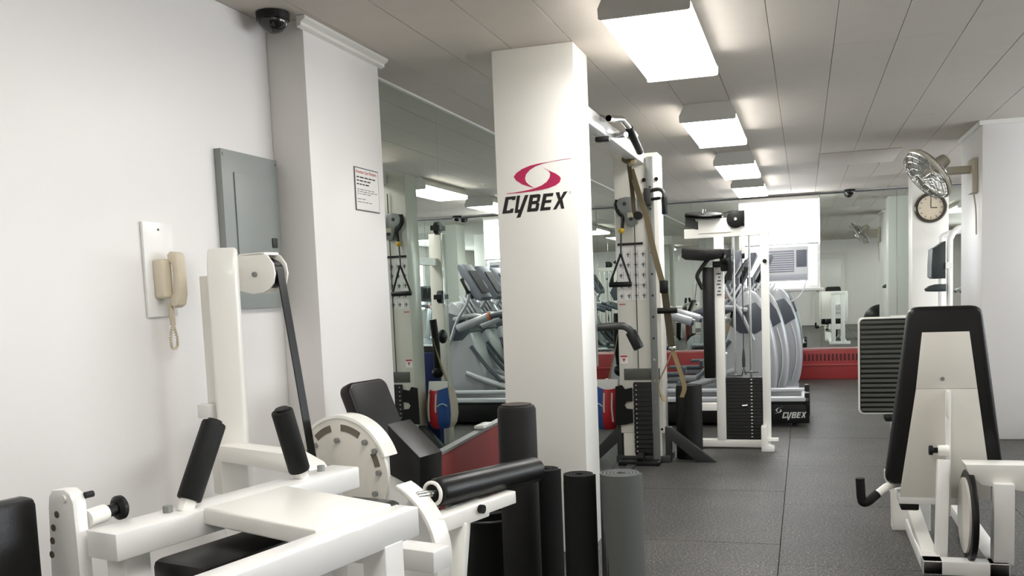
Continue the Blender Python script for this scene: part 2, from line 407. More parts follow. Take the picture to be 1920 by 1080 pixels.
# ------------------------------------------------------------------ logo on the column
def lp(x, y, d): return Vector((-1.3985+(x-262)*.0003546, COLY0-.0002-d, 1.6725+(900-y+(x-262)*-.052)*.000360))
sw1 = [(1260, 183), (1100, 198), (950, 220), (800, 240), (680, 265), (570, 305), (490, 355), (447, 405), (480, 455), (560, 505), (650, 535), (735, 558), (660, 515), (620, 475), (607, 430), (625, 375), (680, 320), (760, 275), (860, 243), (980, 220), (1100, 204), (1260, 188)]
sw2 = [(335, 625), (450, 614), (600, 592), (700, 572), (760, 555), (840, 525), (910, 480), (950, 430), (965, 380), (945, 340), (865, 290), (960, 340), (1040, 375), (1090, 410), (1108, 440), (1090, 490), (1030, 530), (930, 565), (830, 585), (700, 603), (550, 618), (400, 628), (335, 631)]
LET = {'C': [[(320, 672), (468, 660), (455, 712), (408, 716), (411, 704), (362, 708), (326, 852), (376, 848), (381, 830), (430, 824), (415, 884), (262, 896)]],
 'Y': [[(483, 656), (530, 653), (490, 840), (515, 838), (598, 650), (648, 646), (520, 945), (462, 955), (495, 885), (440, 887)]],
 'B': [[(668, 648), (800, 638), (820, 655), (800, 735), (780, 750), (798, 765), (780, 845), (760, 865), (615, 875)], [(712, 690), (770, 685), (762, 725), (700, 732)], [(692, 775), (750, 770), (738, 822), (680, 828)]],
 'E': [[(858, 637), (1000, 627), (988, 670), (900, 677), (890, 722), (970, 716), (960, 755), (878, 760), (862, 815), (955, 810), (945, 850), (800, 862)]],
 'X': [[(1030, 622), (1082, 618), (1095, 690), (1140, 615), (1195, 610), (1120, 715), (1142, 835), (1098, 838), (1082, 765), (1030, 843), (982, 850), (1062, 722)]]}
flat_shape('logo_swoosh', [sw1], lp, .0008, LOGO, col); flat_shape('logo_swoosh', [sw2], lp, .0008, LOGO, col)
for k in 'CYBEX': flat_shape('logo_letter', LET[k], lp, .0008, INK, col)
MB().tube([lp(1231+14*math.cos(a*.7), 626+14*math.sin(a*.7), .0004) for a in range(9)], .0006, seg=4, closed=True).build('logo_mark', INKG, col)

# ------------------------------------------------------------------ left wall: phone, panel, notice, camera domes
ph = thing('wall_phone', 'beige handset phone with coiled cord on a white wall plate', 'phone', (XL, 2.75, 1.25))
MB().b2(XL, XL+.012, 2.672, 2.83, 1.255, 1.58, bev=.003).build('wall_plate', STEEL2, ph)
MB().cyl((XL+.011, 2.751, 1.555), (XL+.014, 2.751, 1.555), .004, seg=10).build('screw', DARK, ph)
MB().box((XL+.03, 2.735, 1.385), (.045, .055, .135), bev=.012, seg=3).build('cradle', BEIGE, ph)
hs = [(XL+.075, 1.475), (XL+.085, 1.468), (XL+.088, 1.40), (XL+.088, 1.33), (XL+.078, 1.293), (XL+.06, 1.283), (XL+.045, 1.295), (XL+.045, 1.325), (XL+.062, 1.34), (XL+.064, 1.40), (XL+.06, 1.435), (XL+.045, 1.445), (XL+.045, 1.468), (XL+.058, 1.478)]
MB().prism([(a, 2.742, b) for a, b in hs], (0, .05, 0), bev=.008, seg=3).build('handset', BEIGE, ph)
cp_ = []
for i in range(120):
    t = i/119; cp_.append((XL+.04+.008*math.cos(i*1.1), 2.752+.008*math.sin(i*1.1)+.006*t, 1.30-.075*t))
for i in range(140):
    a = 2*PI*i/139; q = math.sin(a/2)
    cp_.append((XL+.04+.004*math.cos(i*1.3), 2.758+.024*math.sin(a)*q+.004*math.sin(i*1.3), 1.225-.085*(1-math.cos(a))/2))
MB().tube(cp_, .0026, seg=5).build('coiled_cord', BEIGE, ph)
pn = thing('electrical_panel', 'grey metal electrical panel door on the left wall', 'electrical panel', (XL, 3.33, 1.27))
MB().b2(XL, XL+.03, 3.125, 3.525, 1.268, 1.882, bev=.003).build('cover', PANEL, pn)
dr = MB().b2(XL+.03, XL+.036, 3.20, 3.49, 1.36, 1.80, bev=.002).build('door', PANEL, pn)
MB().b2(XL+.036, XL+.042, 3.44, 3.475, 1.515, 1.555, bev=.002).build('latch', DARK, dr)
for yy, zz in ((3.14, 1.862), (3.51, 1.862), (3.14, 1.29), (3.51, 1.29)): MB().cyl((XL+.03, yy, zz), (XL+.033, yy, zz), .006, seg=10).build('screw', GREY, pn)
nt_ = thing('notice', 'printed paper notice with red heading taped to the white pilaster', 'notice', (-1.965, 4.07, 1.7))
MB().b2(-1.964, -1.961, 3.945, 4.195, 1.698, 1.897).build('frame', INKG, nt_)
MB().b2(-1.961, -1.9602, 3.95, 4.19, 1.703, 1.892).build('sheet', PAPER, nt_)
def np_(x, y, d): return Vector((-1.9601+d, 3.955+x, 1.87+y))
text('heading', 'Attention Gym Members', lambda x, y, d: np_(x, y, d), .0215, INKR, nt_)
for r_, (z, n, h, m) in enumerate(((1.852, 5, .006, INK), (1.836, 4, .006, INK), (1.820, 4, .006, INK), (1.796, 7, .003, INKG), (1.786, 7, .003, INKG), (1.776, 4, .003, INKG), (1.752, 2, .003, INKG), (1.738, 4, .003, INKG))):
    pr = MB(); y = 3.962
    for k in range(n):
        l_ = random.uniform(.018, .042)
        if y+l_ > 4.18: break
        pr.b2(-1.9603, -1.9597, y, y+l_, z-h/2, z+h/2); y += l_+.008
    pr.build('print_line', m, nt_)
def dome(name, c, r, label):
    t = thing(name, label, 'camera', c)
    MB().cyl((c[0], c[1], c[2]-.001), (c[0], c[1], c[2]-.03), r*1.12, r*1.1, seg=24).build('base', BLACKP, t)
    MB().sphere((c[0], c[1], c[2]-.03), r, (1, 1, .85)).build('lens_bubble', LENS, t)
dome('dome_camera', (-2.03, 3.43, H), .06, 'black dome camera on the ceiling above the electrical panel')
dome('dome_camera', (.58, 13.0, H), .06, 'black dome camera on the ceiling by the far mirror')

# ================================================================== leg extension machine (left)
UX = Vector((.225, .974, 0)); VX = Vector((.974, -.225, 0)); ZX = Vector((0, 0, 1))
def M3(u, v, z): return UX*u+VX*v+ZX*z
MR = Matrix((UX, -VX, ZX)).transposed()
def mbox(mb, u0, u1, v0, v1, z0, z1, bev=.003):
    return mb.box(M3((u0+u1)/2, (v0+v1)/2, (z0+z1)/2), (abs(u1-u0), abs(v1-v0), abs(z1-z0)), rot=MR, bev=bev)
def mpr(mb, pts, u0, u1, bev=0, seg=2): return mb.prism([M3(u0, v, z) for v, z in pts], UX*(u1-u0), bev=bev, seg=seg)
A = thing('leg_extension_machine', 'white leg extension machine with tall belt post, slotted cam and black roller pad', 'exercise machine', tuple(M3(2.6, -2.1, 0)))
PR_ = Vector((.93, .36, 0)).normalized(); PB_ = Vector((-PR_.y, PR_.x, 0)); PO_ = Vector((-1.888, 2.752, 0))
pf = [(0, 0), (0, 1.385), (.006, 1.43), (.018, 1.462), (.036, 1.482), (.05, 1.478), (.055, 1.46), (.055, 0)]
MB().prism([PO_+PB_*b-PR_*.05+ZX*z for b, z in pf], PR_*.10, bev=.012, seg=3).build('upright_post', STEEL, A)
mbox(MB(), 2.275, 2.325, -2.59, -2.53, .62, 1.39, .004).build('rear_guide', STEEL, A)
mbox(MB(), 2.235, 2.275, -2.60, -2.535, .895, .945, .004).build('guide_block', STEEL2, A)
pk = [(-2.55, 1.335), (-2.55, 1.46), (-2.43, 1.466), (-2.40, 1.455), (-2.375, 1.425), (-2.368, 1.39), (-2.378, 1.355), (-2.40, 1.335), (-2.43, 1.325), (-2.48, 1.322)]
br = mpr(mpr(MB(), pk, 2.415, 2.423, .002), pk, 2.478, 2.486, .002)
mbox(br, 2.415, 2.486, -2.54, -2.41, 1.455, 1.466, .003); br.build('pulley_bracket', STEEL, A)
MB().cyl(M3(2.43, -2.425, 1.39), M3(2.472, -2.425, 1.39), .05, seg=28).build('pulley', BLACKP, A)
MB().cyl(M3(2.405, -2.46, 1.39), M3(2.416, -2.46, 1.39), .009, seg=12).build('bolt', GREY, A)
MB().strip([M3(2.452, -2.46, 1.435), M3(2.452, -2.425, 1.443), M3(2.452, -2.392, 1.428), M3(2.452, -2.376, 1.395), M3(2.452, -2.325, 1.06), M3(2.452, -2.282, .77), M3(2.452, -2.26, .62)], UX*.034, .005).build('belt', BLACKP, A)
mpr(MB(), [(-2.47, .757), (-2.47, .812), (-2.16, .80), (-2.07, .765), (-2.05, .74), (-2.12, .735)], 2.20, 2.285, .005).build('cross_arm', STEEL, A)
MB().cyl(M3(2.19, -2.13, .75), M3(2.24, -2.13, .75), .012, seg=12).build('bolt', GREY, A)
cc = (-2.187, .675); cR = .203
def arc(r0, r1, a0, a1, n=14):
    P = [(cc[0]+r1*math.cos(R(a0+(a1-a0)*i/n)), cc[1]+r1*math.sin(R(a0+(a1-a0)*i/n))) for i in range(n+1)]
    return P+[(cc[0]+r0*math.cos(R(a1+(a0-a1)*i/n)), cc[1]+r0*math.sin(R(a1+(a0-a1)*i/n))) for i in range(n+1)]
cd = mpr(MB(), [(cc[0]+cR*math.cos(2*PI*i/56), cc[1]+cR*math.sin(2*PI*i/56)) for i in range(56)], 2.50, 2.515, .003).build('cam_disc', TOWER, A)
mpr(MB(), arc(cR-.006, cR+.007, 20, 142, 30), 2.497, 2.57, .002).build('cam_rim', STEEL, A)
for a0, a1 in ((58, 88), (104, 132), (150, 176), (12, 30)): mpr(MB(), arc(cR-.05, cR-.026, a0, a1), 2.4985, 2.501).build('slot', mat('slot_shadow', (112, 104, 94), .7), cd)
for a, r_ in ((46, .165), (95, .12), (30, .18), (140, .15), (5, .17), (-22, .16), (165, .10)):
    MB().cyl(M3(2.488, cc[0]+r_*math.cos(R(a)), cc[1]+r_*math.sin(R(a))), M3(2.501, cc[0]+r_*math.cos(R(a)), cc[1]+r_*math.sin(R(a))), .010, seg=10).build('bolt', GREY, cd)
mbox(MB(), 2.53, 2.62, -2.26, -2.11, 0, .70, .006).build('pedestal', STEEL2, A)
# back pad and seat block
pw = (VX*.1-ZX*.235).normalized(); pn_ = (ZX.cross(VX)).normalized(); nb = UX.cross(pw).normalized()
if nb.dot(VX) > 0: nb = -nb
pc = M3(2.975, -2.395, .845)
MB().prism([pc+UX*a+pw*b for a, b in rrect(-.125, .125, -.125, .17, .04)], nb*.06, bev=.014, seg=3).build('back_pad', BLACKV, A)
MB().prism([pc+nb*.061+UX*a+pw*b for a, b in ((-.05, -.08), (.05, -.08), (.05, .3), (-.05, .3))], nb*.03).build('back_support', STEEL2, A)
mpr(MB(), [(-2.25, .80), (-2.102, .677), (-2.11, .545), (-2.25, .60)], 2.85, 3.0, .004).build('seat_block', BLACKV, A)
mbox(MB(), 2.87, 3.0, -2.27, -2.14, 0, .59, .004).build('seat_post', STEEL2, A)
# roller
r0, r1 = V(-1.085, 2.61, .688), V(-.911, 3.127, .665)
MB().cyl(r0, r1, .045, seg=28, bev=.014).build('roller_pad', BLACKV, A)
MB().cyl(V(-1.115, 2.535, .694), r0, .013, seg=14).build('roller_shaft', CHROME, A)
ax = (r1-r0).normalized(); e1 = ax.orthogonal().normalized(); e2 = ax.cross(e1)
MB().tube([r0-ax*.012+e1*.034*math.cos(i*PI/12)+e2*.034*math.sin(i*PI/12) for i in range(24)], .006, seg=8, closed=True).build('collar', STEEL, A)
MB().bar((-1.075, 2.545, .604), (-.99, 2.77, .61), .06, .055, bev=.006).build('roller_arm', STEEL, A)
MB().bar((-.99, 2.77, .612), (-.938, 2.91, .615), .045, .042, bev=.004).build('arm_slide', STEEL, A)
MB().cyl((-1.0, 2.72, .617), (-.965, 2.712, .617), .014, seg=12).build('pin_knob', BLACKP, A)
MB().bar((-1.035, 2.665, .59), (-1.09, 2.62, .0), .07, .05, upv=(0, 1, 0), bev=.005).build('front_leg', STEEL, A)
c2 = (-1.80, .515)
def arc2(r0, r1, a0, a1, n=24):
    P = [(c2[0]+r1*math.cos(R(a0+(a1-a0)*i/n)), c2[1]+r1*math.sin(R(a0+(a1-a0)*i/n))) for i in range(n+1)]
    return P+[(c2[0]+r0*math.cos(R(a1+(a0-a1)*i/n)), c2[1]+r0*math.sin(R(a1+(a0-a1)*i/n))) for i in range(n+1)]
fe = mpr(MB(), arc2(.222, .236, -60, 66), 2.185, 2.262, .003).build('cam_fender', STEEL, A)
mpr(MB(), arc2(.10, .221, -85, 58), 2.235, 2.25, .002).build('fender_web', STEEL2, fe)
bf = mbox(MB(), 2.2, 3.1, -2.22, -2.12, 0, .06, .004); mbox(bf, 2.52, 2.62, -2.5, -1.6, 0, .06, .004); mbox(bf, 2.23, 2.32, -2.5, -1.6, 0, .06, .004); mbox(bf, 2.235, 2.30, -1.70, -1.62, .0, .34, .004)
bf.build('base_frame', STEEL2, A)

# ================================================================== press machine in the near foreground
B = thing('seated_press_machine', 'white foreground weight machine with two rails and two upright black foam grips', 'exercise machine', tuple(M3(1.6, -1.6, 0)))
mbox(MB(), 1.325, 2.18, -1.945, -1.838, .715, .78, .004).build('far_rail', STEEL2, B)
mbox(MB(), .60, 1.805, -1.41, -1.342, .708, .78, .004).build('near_rail', STEEL2, B)
MB().prism([M3(u, v, .742) for u, v in ((1.578, -1.8375), (1.866, -1.8375), (1.785, -1.4105), (1.515, -1.4105))], ZX*.044, bev=.007, seg=3).build('seat_plate', STEEL, B)
for p0, p1 in (((1.572, -1.89, .79), (1.678, -1.89, .985)), ((1.982, -1.89, .79), (1.922, -1.89, .985))):
    a_, b_ = M3(*p0), M3(*p1); d_ = (b_-a_).normalized()
    st = MB().cyl(a_-d_*.02, a_+d_*.03, .021, seg=16).build('grip_stub', STEEL, B)
    g_ = MB().cyl(a_+d_*.012, b_, .031, seg=24, bev=.006).build('foam_grip', FOAM, B)
    MB().cyl(b_-d_*.001, b_+d_*.006, .019, seg=16).build('end_plug', BLACKP, g_)
for u_ in (1.525, 2.085): MB().cyl(M3(u_, -1.905, .78), M3(u_, -1.905, .797), .012, seg=8).build('bolt', GREY, B)
mbox(MB(), 1.40, 2.13, -1.825, -1.64, .63, .705, .02).build('seat_cushion', BLACKV, B)
hb = [(-2.075, .45)]+[(-2.05+.0, .83)]+[(-2.045, .855), (-2.03, .872), (-1.985, .876), (-1.965, .866), (-1.955, .845), (-1.945, .45)]
ap = MB().prism([M3(1.305, v, z) for v, z in hb], UX*.035, bev=.003).build('adjustment_plate', STEEL2, B)
for k, (v_, z_) in enumerate(((-2.018, .815), (-2.035, .782), (-2.043, .75), (-2.05, .716))):
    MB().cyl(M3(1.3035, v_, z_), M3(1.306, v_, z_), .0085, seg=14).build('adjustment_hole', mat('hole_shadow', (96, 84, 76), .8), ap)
MB().cyl(M3(1.30, -1.985, .855), M3(1.306, -1.985, .855), .009, seg=12).build('weld_plug', STEEL, ap)
MB().cyl(M3(1.34, -1.965, .80), M3(1.40, -1.98, .80), .022, seg=18).build('pin_collar', STEEL, B)
MB().cyl(M3(1.40, -1.98, .80), M3(1.44, -1.985, .803), .015, seg=16).lathe([(0, 0), (.02, 0), (.03, .008), (.03, .018), (.02, .026), (0, .028)], M3(1.435, -1.985, .803), UX, 20).build('pull_pin', BLACKP, B)
MB().cyl(M3(1.34, -1.958, .858), M3(1.36, -1.958, .858), .008, seg=10).build('bolt', BLACKP, B)
mbox(MB(), 1.0, 1.29, -2.12, -2.06, .40, .86, .02).build('side_pad', BLACKV, B)
fr = MB()
for u_, v_ in ((1.40, -1.9), (2.1, -1.9), (.8, -1.375), (1.7, -1.375)): mbox(fr, u_-.035, u_+.035, v_-.035, v_+.035, .05, .715, .004)
mbox(fr, .6, 2.15, -1.935, -1.865, 0, .06, .004); mbox(fr, .6, 2.15, -1.41, -1.34, 0, .06, .004); mbox(fr, 1.2, 1.28, -1.87, -1.40, 0, .06, .004)
mbox(fr, 1.5, 1.58, -1.84, -1.41, .56, .62, .004); mbox(fr, 1.95, 2.03, -1.84, -1.41, .56, .62, .004); mbox(fr, 1.305, 1.345, -2.07, -1.93, .38, .46, .004)
fr.build('base_frame', STEEL2, B)

# ================================================================== rolls standing by the column
fo = thing('foam_roller', 'tall smooth black foam roller standing upright against the column', 'foam roller', (-1.059, 3.40, 0))
MB().cyl((-1.059, 3.40, .001), (-1.059, 3.40, .862), .0745, seg=40, bev=.02).build('body', FOAMR, fo)
MB().cyl((-1.059, 3.40, .862), (-1.059, 3.40, .8635), .058, seg=32).build('end_face', mat('foam_end', (62, 55, 46), .7, bump=.3, bscale=200), fo)
def rolled(name, x, y, r, h, m, m2, label, turns=5):
    t = thing(name, label, 'exercise mat', (x, y, 0), 'rolled mats by the column')
    n = 34*turns; th = (r-.018)/turns; s_ = MB(); ins, out = [], []
    for i in range(n+1):
        a = 2*PI*i/34; rr = .018+(r-.018)*i/n
        ins.append((x+(rr-th*.74)*math.cos(a), y+(rr-th*.74)*math.sin(a))) ; out.append((x+rr*math.cos(a), y+rr*math.sin(a)))
    bm = s_.bm
    for i in range(n):
        q = [ins[i], ins[i+1], out[i+1], out[i]]
        lo = [bm.verts.new((p[0], p[1], .001)) for p in q]; hi = [bm.verts.new((p[0], p[1], h)) for p in q]
        bm.faces.new(hi); bm.faces.new((lo[3], lo[2], hi[2], hi[3])); bm.faces.new((lo[0], lo[1], hi[1], hi[0]))
    bmesh.ops.remove_doubles(bm, verts=bm.verts[:], dist=1e-5)
    s_.build('coil', m, t)
    MB().lathe([(0, .002), (r*.96, .002), (r*.93, h-.03), (0, h-.03)], (x, y, 0), (0, 0, 1), 32).build('core', m2, t)
rolled('rolled_mat', -.655, 3.36, .082, .612, GREYM, mat('mat_core_dark', (44, 46, 44), .85), 'grey rolled exercise mat with visible spiral standing right of the column')
rolled('rolled_mat', -.812, 3.36, .064, .605, BLKM, BLKM, 'black rolled exercise mat standing between the grey mat and the foam roller', 4)
rolled('rolled_mat', -1.01, 3.60, .066, .575, BLKM, BLKM, 'black rolled exercise mat half hidden behind the foam roller', 4)
bn = thing('storage_bin', 'low round black storage bin behind the black foam roller', 'bin', (-1.28, 3.62, 0))
MB().lathe([(0, .001), (.14, .001), (.16, .40), (.168, .41), (.16, .42), (.15, .41), (.135, .02), (0, .02)], (-1.28, 3.62, 0), (0, 0, 1), 32).build('tub', BLACKP, bn)
MB().tube([(-1.28+.16*math.cos(a*PI/16), 3.62+.16*math.sin(a*PI/16), .375) for a in range(32)], .006, seg=6, closed=True).build('rim_band', DARK, bn)
mb_ = thing('incline_board', 'maroon slanted side board with a grey metal edge by the mirror', 'incline board', (-1.78, 4.7, 0))
MB().prism([(-1.78, 4.33, .02), (-1.78, 4.33, .495), (-1.78, 5.35, .522), (-1.78, 5.35, .02)], (.03, 0, 0), bev=.002).build('side_board', MAROON, mb_)
MB().bar((-1.765, 4.32, .50), (-1.765, 5.36, .528), .045, .014).build('metal_edge', GREY, mb_)
MB().b2(-1.86, -1.78, 4.40, 4.46, 0, .2).b2(-1.86, -1.78, 5.25, 5.31, 0, .2).build('support', DARK, mb_)
MB().b2(-1.80, -1.74, 4.95, 5.12, .527, .545, bev=.004).build('white_clip', STEEL2, mb_)

# ================================================================== cable machine with two towers
F = thing('cable_crossover_machine', 'tall white cable tower machine with overhead bar behind the square column', 'exercise machine', (-1.15, 6.0, 0))
TX0, TX1, TY0, TY1, TZ = -1.31, -.99, 6.8, 7.03, 2.25
tw = MB().b2(TX0, TX1, TY0, TY1, .22, TZ, bev=.006)
tw.b2(-1.29, -1.20, TY0, TY1, .05, .22).b2(-1.05, -1.01, TY0, TY1, .05, .22)
tower = tw.build('far_tower', TOWER, F)
MB().b2(-1.36, -1.06, 4.72, 4.86, 0, TZ, bev=.006).build('near_tower', TOWER, F)
MB().b2(-1.165, -1.085, 4.86, 6.80, 2.175, 2.265, bev=.005).build('crossbar', STEEL2, F)
# slotted steel track
tk = MB().b2(-1.07, -1.02, 6.775, 6.80, .02, 2.22, bev=.003).build('carriage_track', GREY, F)
for z in [.30+.155*k for k in range(12)]: MB().cyl((-1.045, 6.7745, z), (-1.045, 6.7765, z), .009, seg=12).build('track_hole', CHROME if z < .9 else DARK, tk)
for x in (-1.09, -1.0): MB().cyl((x, 6.79, 2.06), (x, 6.80, 2.06), .014, seg=12).build('bolt', BLACKP, tower)
for z in (.25, .5): MB().cyl((-1.005, 6.792, z), (-1.005, 6.80, z), .009, seg=10).build('bolt', BLACKP, tower)
# weight stack window
MB().b2(-1.275, -1.01, 6.793, 6.80, .615, .70, bev=.003).build('stack_window', mat('smoked_window', (88, 88, 84), .2), tower)
ws = MB().b2(-1.205, -1.075, 6.785, 6.80, .06, .60, bev=.002).build('weight_stack', BLACKP, F)
for k in range(15): MB().b2(-1.207, -1.073, 6.781, 6.785, .075+.035*k, .102+.035*k).build('weight_plate', mat('plate_black', (30, 30, 28), .5), ws)
pr = MB()
for k in range(15): pr.b2(-1.19, -1.182, 6.7795, 6.7812, .084+.035*k, .091+.035*k)
pr.build('weight_number', WHITEPR, ws)
MB().prism([(-1.345, 6.79, .28), (-1.34, 6.79, .57), (-1.29, 6.79, .58), (-1.27, 6.79, .55), (-1.215, 6.79, .56), (-1.215, 6.79, .46), (-1.26, 6.79, .455), (-1.275, 6.79, .43), (-1.26, 6.79, .405), (-1.215, 6.79, .40), (-1.215, 6.79, .30), (-1.27, 6.79, .285)], (0, -.012, 0)).build('side_guard', BLACKP, F)
# instruction placard
pc_ = MB().b2(-1.30, -1.085, 6.797, 6.8, 1.20, 1.585).build('instruction_placard', PAPER, tower)
for i in range(4):
    for j in range(5):
        x, z = -1.285+.055*i, 1.535-.075*j
        MB().b2(x+.006, x+.014, 6.7955, 6.797, z-.02, z+.012).b2(x-.004, x+.022, 6.7955, 6.797, z-.004, z+.002).b2(x+.024, x+.026, 6.7955, 6.797, z-.03, z+.025).build('exercise_figure', INKG, pc_)
MB().b2(-1.295, -1.11, 6.794, 6.8, 1.60, 1.618).build('placard_header', INK, tower)
MB().b2(-1.295, -1.25, 6.796, 6.8, 1.17, 1.177).build('warning_stripe', INKR, tower)
wl = MB().b2(-1.30, -1.245, 6.797, 6.8, .735, .80).build('warning_label', PAPER, tower)
MB().b2(-1.298, -1.247, 6.7955, 6.797, .785, .798).build('warning_band', INKR, wl)
MB().prism([(-1.285, 6.797, .775), (-1.26, 6.797, .775), (-1.272, 6.797, .748)], (0, -.0015, 0)).build('warning_triangle', INKR, wl)
# upper pulley plate with two wheels
pl = MB().prism([(-1.285+0, 6.79, 1.90), (-1.27, 6.79, 1.935), (-1.22, 6.79, 1.945), (-1.15, 6.79, 1.94), (-1.135, 6.79, 1.92), (-1.135, 6.79, 1.83), (-1.13, 6.79, 1.79), (-1.14, 6.79, 1.75), (-1.18, 6.79, 1.73), (-1.21, 6.79, 1.745), (-1.225, 6.79, 1.79), (-1.235, 6.79, 1.83), (-1.275, 6.79, 1.86)], (0, -.05, 0), bev=.006).build('pulley_plate', GREY, F)
for x, z in ((-1.225, 1.895), (-1.18, 1.785)): MB().cyl((x, 6.742, z), (x, 6.735, z), .014, seg=14).build('axle', DARK, pl)
MB().b2(-1.205, -1.155, 6.735, 6.741, 1.795, 1.83).build('label_patch', mat('cream_label', (214, 206, 180), .5), pl)
MB().tube([(-1.285, 6.76, 1.93), (-1.295, 6.76, 1.88), (-1.27, 6.76, 1.83), (-1.245, 6.76, 1.80), (-1.25, 6.76, 1.72)], .012, sm=4).build('pulley_guard', BLACKP, F)
MB().sphere((-1.255, 6.75, 1.705), .022, (1, 1, .9)).build('cable_stop', YEL, F)
MB().cyl((-1.258, 6.75, 1.69), (-1.263, 6.75, 1.54), .006, seg=8).build('cable_clip', DARK, F)
sh = MB().tube([(-1.263, 6.74, 1.54), (-1.34, 6.73, 1.345), (-1.345, 6.73, 1.32)], .008).tube([(-1.263, 6.74, 1.54), (-1.20, 6.73, 1.345), (-1.195, 6.73, 1.32)], .008).build('stirrup_strap', BLACKP, F)
MB().cyl((-1.352, 6.73, 1.32), (-1.187, 6.73, 1.318), .019, seg=16, bev=.005).build('stirrup_grip', BLACKP, F)
MB().cyl((-1.165, 6.785, 2.1), (-1.165, 6.785, .70), .004, seg=6).build('cable', DARK, F)
# adjustable carriage with bent handle
ca = MB().b2(-1.085, -1.035, 6.735, 6.775, 1.875, 1.995, bev=.004).build('carriage', DARK, F)
MB().cyl((-1.035, 6.755, 1.915), (-.965, 6.755, 1.92), .011, seg=12).build('lock_pin', BLACKP, ca)
MB().tube([(-1.04, 6.75, 1.975), (-.98, 6.73, 1.98), (-.945, 6.72, 1.96), (-.936, 6.715, 1.91), (-.934, 6.712, 1.84)], .014, sm=5).build('handle_arm', DARK, F)
MB().cyl((-.936, 6.713, 1.925), (-.934, 6.711, 1.80), .021, seg=16, bev=.005).build('handle_grip', BLACKP, F)
# chin-up handles on the crossbar
MB().tube([(-1.12, 5.32, 2.27), (-1.05, 5.25, 2.235), (-1.0, 5.1, 2.21), (-1.0, 5.5, 2.27), (-.985, 5.75, 2.235), (-.98, 5.83, 2.22)], .018, sm=0).build('chin_bar', CHROME, F)
MB().cyl((-.99, 5.67, 2.245), (-.985, 6.02, 2.15), .024, seg=16, bev=.006).build('chin_grip', BLACKP, F)
MB().tube([(-1.12, 5.75, 2.22), (-1.0, 5.62, 2.2)], .016).build('chin_stay', CHROME, F)
MB().b2(-1.075, -1.0, 5.08, 5.13, 2.09, 2.115, bev=.004).build('hanger', BLACKP, F)
# near tower handle, seen beside the column
MB().b2(-1.10, -1.055, 4.862, 4.90, .88, 1.26, bev=.003).build('near_carriage', GREY, F)
MB().tube([(-1.08, 4.93, 1.085), (-.96, 4.95, 1.09), (-.915, 4.95, 1.085), (-.885, 4.95, 1.06), (-.865, 4.95, 1.02)], .02, sm=5).build('near_handle', DARK, F)
MB().cyl((-.888, 4.95, 1.06), (-.842, 4.95, .965), .03, seg=18, bev=.008).build('near_grip', BLACKP, F)
# braces and floor feet
MB().prism([(-.99, 6.84, .26), (-.95, 6.84, .26), (-.62, 6.84, 0), (-.76, 6.84, 0), (-.945, 6.84, .16), (-.945, 6.84, 0), (-.99, 6.84, 0)], (0, .05, 0), bev=.003).build('foot_brace', DARK, F)
MB().prism([(-1.31, 6.84, .26), (-1.35, 6.84, .26), (-1.60, 6.84, 0), (-1.50, 6.84, 0), (-1.35, 6.84, .14), (-1.35, 6.84, 0), (-1.31, 6.84, 0)], (0, .05, 0), bev=.003).build('foot_brace', DARK, F)
MB().b2(-1.35, -.95, 6.80, 7.05, 0, .05, bev=.004).build('foot_plate', DARK, F)
MB().b2(-1.31, -1.01, 6.66, 6.80, .0, .03, bev=.004).build('floor_pulley_base', BLACKP, F)
MB().cyl((-1.17, 6.72, .05), (-1.13, 6.72, .05), .05, seg=20).build('floor_pulley', BLACKP, F)
MB().b2(-1.36, -1.06, 4.86, 5.1, 0, .04).b2(-1.24, -1.18, 5.1, 6.8, 0, .012).build('floor_rail', DARK, F)
# rear guide upright with pulleys, seen in the mirror
ru = MB().b2(-1.31, -1.20, 7.5, 7.62, 0, 1.82, bev=.004).build('rear_upright', TOWER, F)
MB().b2(-1.28, -1.22, 7.03, 7.5, 1.55, 1.61).build('rear_link', TOWER, F)
for z in (1.86, 1.28):
    MB().cyl((-1.33, 7.45, z), (-1.29, 7.45, z), .055, seg=20).b2(-1.36, -1.28, 7.36, 7.5, z-.02, z+.02).build('rear_pulley', BLACKP, F)
MB().tube([(-1.37, 7.1, 1.10), (-1.38, 7.12, .90), (-1.37, 7.15, .70)], .03, sm=4).sphere((-1.37, 7.15, .66), .05).sphere((-1.37, 7.3, .95), .06, (.6, 1, 1)).build('rope_handle', BLACKP, F)

# suspension straps hung from the crossbar
S = thing('suspension_strap', 'olive suspension strap hanging in front of the far cable tower with tan loops', 'strap', (-1.13, 6.68, 2.2))
MB().tube([(-1.12, 6.50, 2.15), (-1.18, 6.53, 2.18), (-1.14, 6.55, 2.2), (-1.11, 6.52, 2.16), (-1.15, 6.50, 2.14)], .02, sm=4).build('anchor_knot', OLIVE, S)
MB().strip([(-1.15, 6.55, 2.14), (-1.155, 6.68, 1.98), (-1.15, 6.70, 1.84), (-1.13, 6.70, 1.78)], (.03, 0, 0), .006, sm=4).build('upper_strap', mat('brown_webbing', (84, 74, 52), .8), S)
MB().strip([(-1.145, 6.60, 2.12), (-1.10, 6.68, 1.92), (-1.06, 6.70, 1.78), (-1.02, 6.70, 1.56), (-.955, 6.69, 1.30)], (.042, 0, 0), .006, sm=4).build('long_strap', OLIVE, S)
MB().cyl((-1.12, 6.71, 1.80), (-1.12, 6.66, 1.80), .03, seg=16).build('buckle', BLACKP, S)
MB().box((-.95, 6.69, 1.29), (.06, .03, .09), bev=.008).build('adjuster', BLACKP, S)
MB().strip([(-.945, 6.69, 1.25), (-.93, 6.69, 1.1), (-.905, 6.69, .86)], (.05, 0, 0), .006, sm=3).build('lower_strap', mat('dark_olive', (74, 66, 46), .8), S)
MB().tube([(-1.0, 6.69, 1.12), (-.86, 6.69, 1.12)], .022).build('strap_grip', BLACKP, S)
